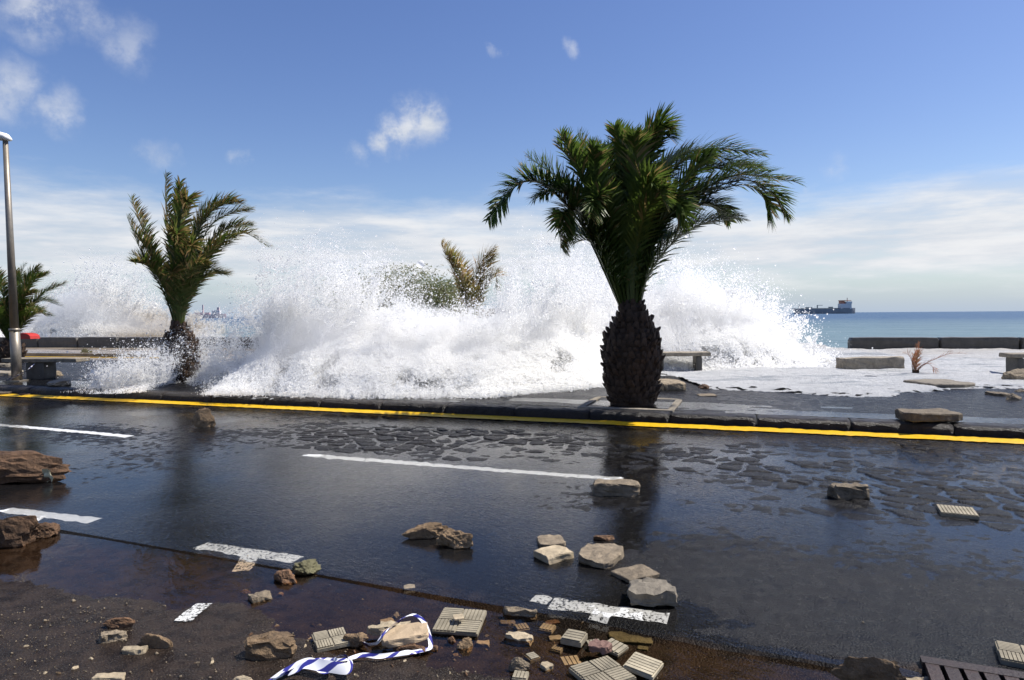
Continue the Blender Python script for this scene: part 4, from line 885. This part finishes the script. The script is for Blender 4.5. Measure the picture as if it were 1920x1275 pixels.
def wave(name, label, prof0, thick, nd, ns, seed, rmed, silt_f=None, nj=420, core=True, mist=True, ncore=1.0, group=None):
    """prof rows: photo x, dense top y, sparse top y, base y  -> a ridge of broken water standing at the base line"""
    prof = [(a, b, c, d - 5) for a, b, c, d in prof0]; rs = np.random.RandomState(seed); pr = np.array(prof, float); px = pr[:, 0]
    base = [G(x, y, SW) for x, _, _, y in prof]; bx = np.array([p.x for p in base]); by = np.array([p.y for p in base])
    zd = np.array([AT(x, yd, p.y + thick * .78).z for (x, yd, _, _), p in zip(prof, base)]) - SW; zs = np.array([AT(x, ys, p.y + thick * .78).z for (x, _, ys, _), p in zip(prof, base)]) - SW
    zd = np.maximum(zd, .02); zs = np.maximum(zs, zd + .1)
    def at(s): return np.interp(s, px, bx), np.interp(s, px, by), np.interp(s, px, zd), np.interp(s, px, zs)
    # core: lumpy ridge of white water
    nx, na = 420, 40; S = np.linspace(px[0] + 15, px[-1] - 20, nx); X, Y, ZD, ZS = at(S); th = np.linspace(0, math.pi, na)
    Sg, T = np.meshgrid(S, th, indexing='ij'); Xg, Yg, Zg, _ = (np.repeat(q[:, None], na, 1) for q in at(S))
    lump = fbm(Xg * 1.3, T * 1.6, seed, 5); lump2 = fbm(Xg * 4.5, T * 5, seed + 3, 4)
    rad = .80 + .42 * (lump - .5) + .32 * (lump2 - .5) + .08 * (fbm(Xg * 13, T * 14, seed + 5, 3) - .5); q = T / (math.pi / 2)
    front = q <= 1; qq = np.where(front, q, 2 - q)
    cz = Zg * qq**.85 * rad; cy_ = Yg + thick * np.where(front, .78 * q, .78 + .4 * (q - 1)) + .25 * (lump - .5) + .5 * (fbm(Xg * 1.6, Xg * 0 + 2, seed, 4) - .35)
    P = np.stack([Xg + .25 * (lump2 - .5), cy_, SW - .03 + cz], -1).reshape(-1, 3); I = np.arange(nx * na).reshape(nx, na); Q = np.stack([I[:-1, :-1], I[1:, :-1], I[1:, 1:], I[:-1, 1:]], -1).reshape(-1, 4)
    sf = silt_f or (lambda x, z: np.zeros(np.shape(x)))
    o = mesh_obj(name, P, Q, M_CORE, None, True, {'silt': sf(P[:, 0], P[:, 2])}); tag(o, label, 'wave', group, 'stuff')
    if mist:
        Sg2, T2 = np.meshgrid(np.linspace(px[0] - 15, px[-1] + 5, 120), np.linspace(0, 2 * math.pi, 28, endpoint=False), indexing='ij'); x2, y2, d2, t2 = (q.reshape(Sg2.shape) for q in at(Sg2.ravel()))
        l2 = fbm(x2 * 1.1, np.cos(T2) * 1.2 + 5, np.sin(T2) * 1.2 + seed, 3); hh = (d2 * .75 + t2 * .25) * (.75 + .6 * l2); endt = np.sin(np.linspace(0, math.pi, 120))[:, None]**.35
        P5 = np.stack([x2, y2 + thick * .6 - np.cos(T2) * thick * .62 * endt, SW + .02 + (.5 + .5 * np.sin(T2)) * hh * endt], -1).reshape(-1, 3); I5 = np.arange(120 * 28).reshape(120, 28); J5 = np.roll(I5, -1, 1)
        Q5 = [tuple(q) for q in np.stack([I5[:-1], I5[1:], J5[1:], J5[:-1]], -1).reshape(-1, 4)] + [tuple(I5[0][::-1]), tuple(I5[-1])]
        mo = mesh_obj('mist', P5, Q5, M_MIST if core else M_MIST2, o, True); mo['kind'] = 'stuff'
    # droplets of the dense body
    wts = np.interp(np.linspace(px[0], px[-1], 400), px, zd); cdf = np.cumsum(wts); cdf /= cdf[-1]
    s = np.interp(rs.rand(nd), cdf, np.linspace(px[0], px[-1], 400)); x, y, d, t = at(s)
    fing = .78 + .5 * fbm(x * 2.3, s * 0 + seed, 1.5, 4)
    h = rs.rand(nd)**.9; z = h * d * fing; dep = thick * (.78 * h**1.18) + (rs.rand(nd) - .75) * .5 * thick * (.15 + .25 * h)
    x = x + rs.normal(0, .05, nd); yy = y + dep
    cl = fbm(x * 2.2, yy * 2.2, z * 2.2, 4); k = (rs.rand(nd) < sstep(.36, .54, cl) * .9 + .1)
    nl = rs.rand(nd) < .05; yy = np.where(nl, y + rs.normal(.05, .16, nd), yy); z = np.where(nl, np.abs(rs.normal(0, .07, nd)), z)
    P1 = np.stack([x, yy, SW + z + .01], 1)[k]; r1 = rmed * .62 * np.exp(rs.normal(0, .5, k.sum()))
    # loose spray above: jets thrown up from the crest, spreading as they go
    per = ns // nj; js = np.interp(rs.rand(nj), np.linspace(0, 1, 400), np.linspace(px[0], px[-1], 400)) if False else rs.choice(np.linspace(px[0], px[-1], 800), nj, p=(lambda q: q / q.sum())(np.interp(np.linspace(px[0], px[-1], 800), px, zs - zd * .6) + .02))
    x, y, d, t = at(js); top = t * rs.uniform(.55, 1.12, nj)**1.0; vx = rs.normal(.12, .33, nj)
    tt = rs.beta(1.25, 2.0, (nj, per)); hz_ = d[:, None] * .55 + (top - d * .55)[:, None] * (1 - (1 - tt)**1.7)
    spread = (.03 + .26 * tt) * np.where(rs.rand(nj, 1) < .5, .35, 1.15) * rs.uniform(.6, 1.4, (nj, 1))
    PX = x[:, None] + vx[:, None] * tt * (t - d * .5)[:, None] + rs.normal(0, 1, (nj, per)) * spread; PY = (y + thick * rs.uniform(.35, .95, nj))[:, None] + rs.normal(0, 1, (nj, per)) * spread * .8; PZ = hz_ + rs.normal(0, 1, (nj, per)) * spread * .55
    P2 = np.stack([PX, PY, SW + PZ], -1).reshape(-1, 3); P2 = P2[P2[:, 2] > SW]; c2 = fbm(P2[:, 0] * 4, P2[:, 1] * 4, P2[:, 2] * 4, 3); P2 = P2[rs.rand(len(P2)) < sstep(.30, .60, c2) + .08]
    r2 = rmed * .46 * np.exp(rs.normal(0, .6, len(P2)))
    P = np.concatenate([P1, P2]); rr = np.concatenate([r1, r2])
    if core: droplets('spray', o, P, rr, sf(P[:, 0], P[:, 2])); return o
    kids = list(o.children); bpy.data.objects.remove(o)          # loose spray has no solid body: the droplets are the thing itself
    o = droplets(name, None, P, rr, sf(P[:, 0], P[:, 2])); tag(o, label, 'spray', group, 'stuff')
    for k_ in kids: k_.parent = o
    return o
MAINW = [(375, 715, 640, 744), (405, 665, 550, 745), (440, 628, 490, 745), (500, 606, 468, 746), (560, 600, 462, 748), (640, 600, 490, 750), (690, 604, 540, 751), (740, 606, 572, 751), (800, 606, 578, 751), (850, 604, 580, 750), (900, 606, 578, 750), (950, 596, 530, 747), (1000, 590, 462, 742), (1060, 575, 450, 738), (1120, 575, 480, 730), (1160, 600, 500, 722)]
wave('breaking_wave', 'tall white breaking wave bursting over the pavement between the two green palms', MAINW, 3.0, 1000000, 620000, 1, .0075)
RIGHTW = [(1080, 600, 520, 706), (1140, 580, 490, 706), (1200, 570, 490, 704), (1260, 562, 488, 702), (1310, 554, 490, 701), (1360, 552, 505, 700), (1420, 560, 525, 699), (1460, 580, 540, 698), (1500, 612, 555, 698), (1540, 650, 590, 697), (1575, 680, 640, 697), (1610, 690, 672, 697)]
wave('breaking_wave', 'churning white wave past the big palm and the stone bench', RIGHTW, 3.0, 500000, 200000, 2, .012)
LEFTW = [(120, 738, 700, 741), (170, 728, 672, 744), (220, 716, 652, 744), (270, 710, 640, 741), (300, 700, 625, 728), (345, 690, 605, 722), (385, 680, 600, 736), (420, 680, 600, 738)]
wave('wave_spray', 'thin curtain of spray blowing across the kerb below the wind-bent palm', LEFTW, 1.0, 16000, 80000, 3, .0070, nj=160, core=False)
FARW = [(-60, 600, 560, 652), (0, 598, 560, 652), (50, 590, 540, 652), (90, 572, 500, 652), (130, 570, 480, 652), (170, 578, 490, 652), (200, 592, 520, 652), (240, 602, 570, 651), (280, 602, 580, 651), (330, 612, 590, 650), (380, 620, 600, 650)]
wave('breaking_wave', 'silt-brown wave crashing against the far sea wall behind the lamp post', [(a, b, c, 646) for a, b, c, d in FARW], 4.0, 300000, 130000, 4, .024, silt_f=lambda x, z: np.clip(np.exp(-((x + 19.5) / 2.6)**2) * sstep(2.6, .6, z) * 1.0 + .12, 0, 1))
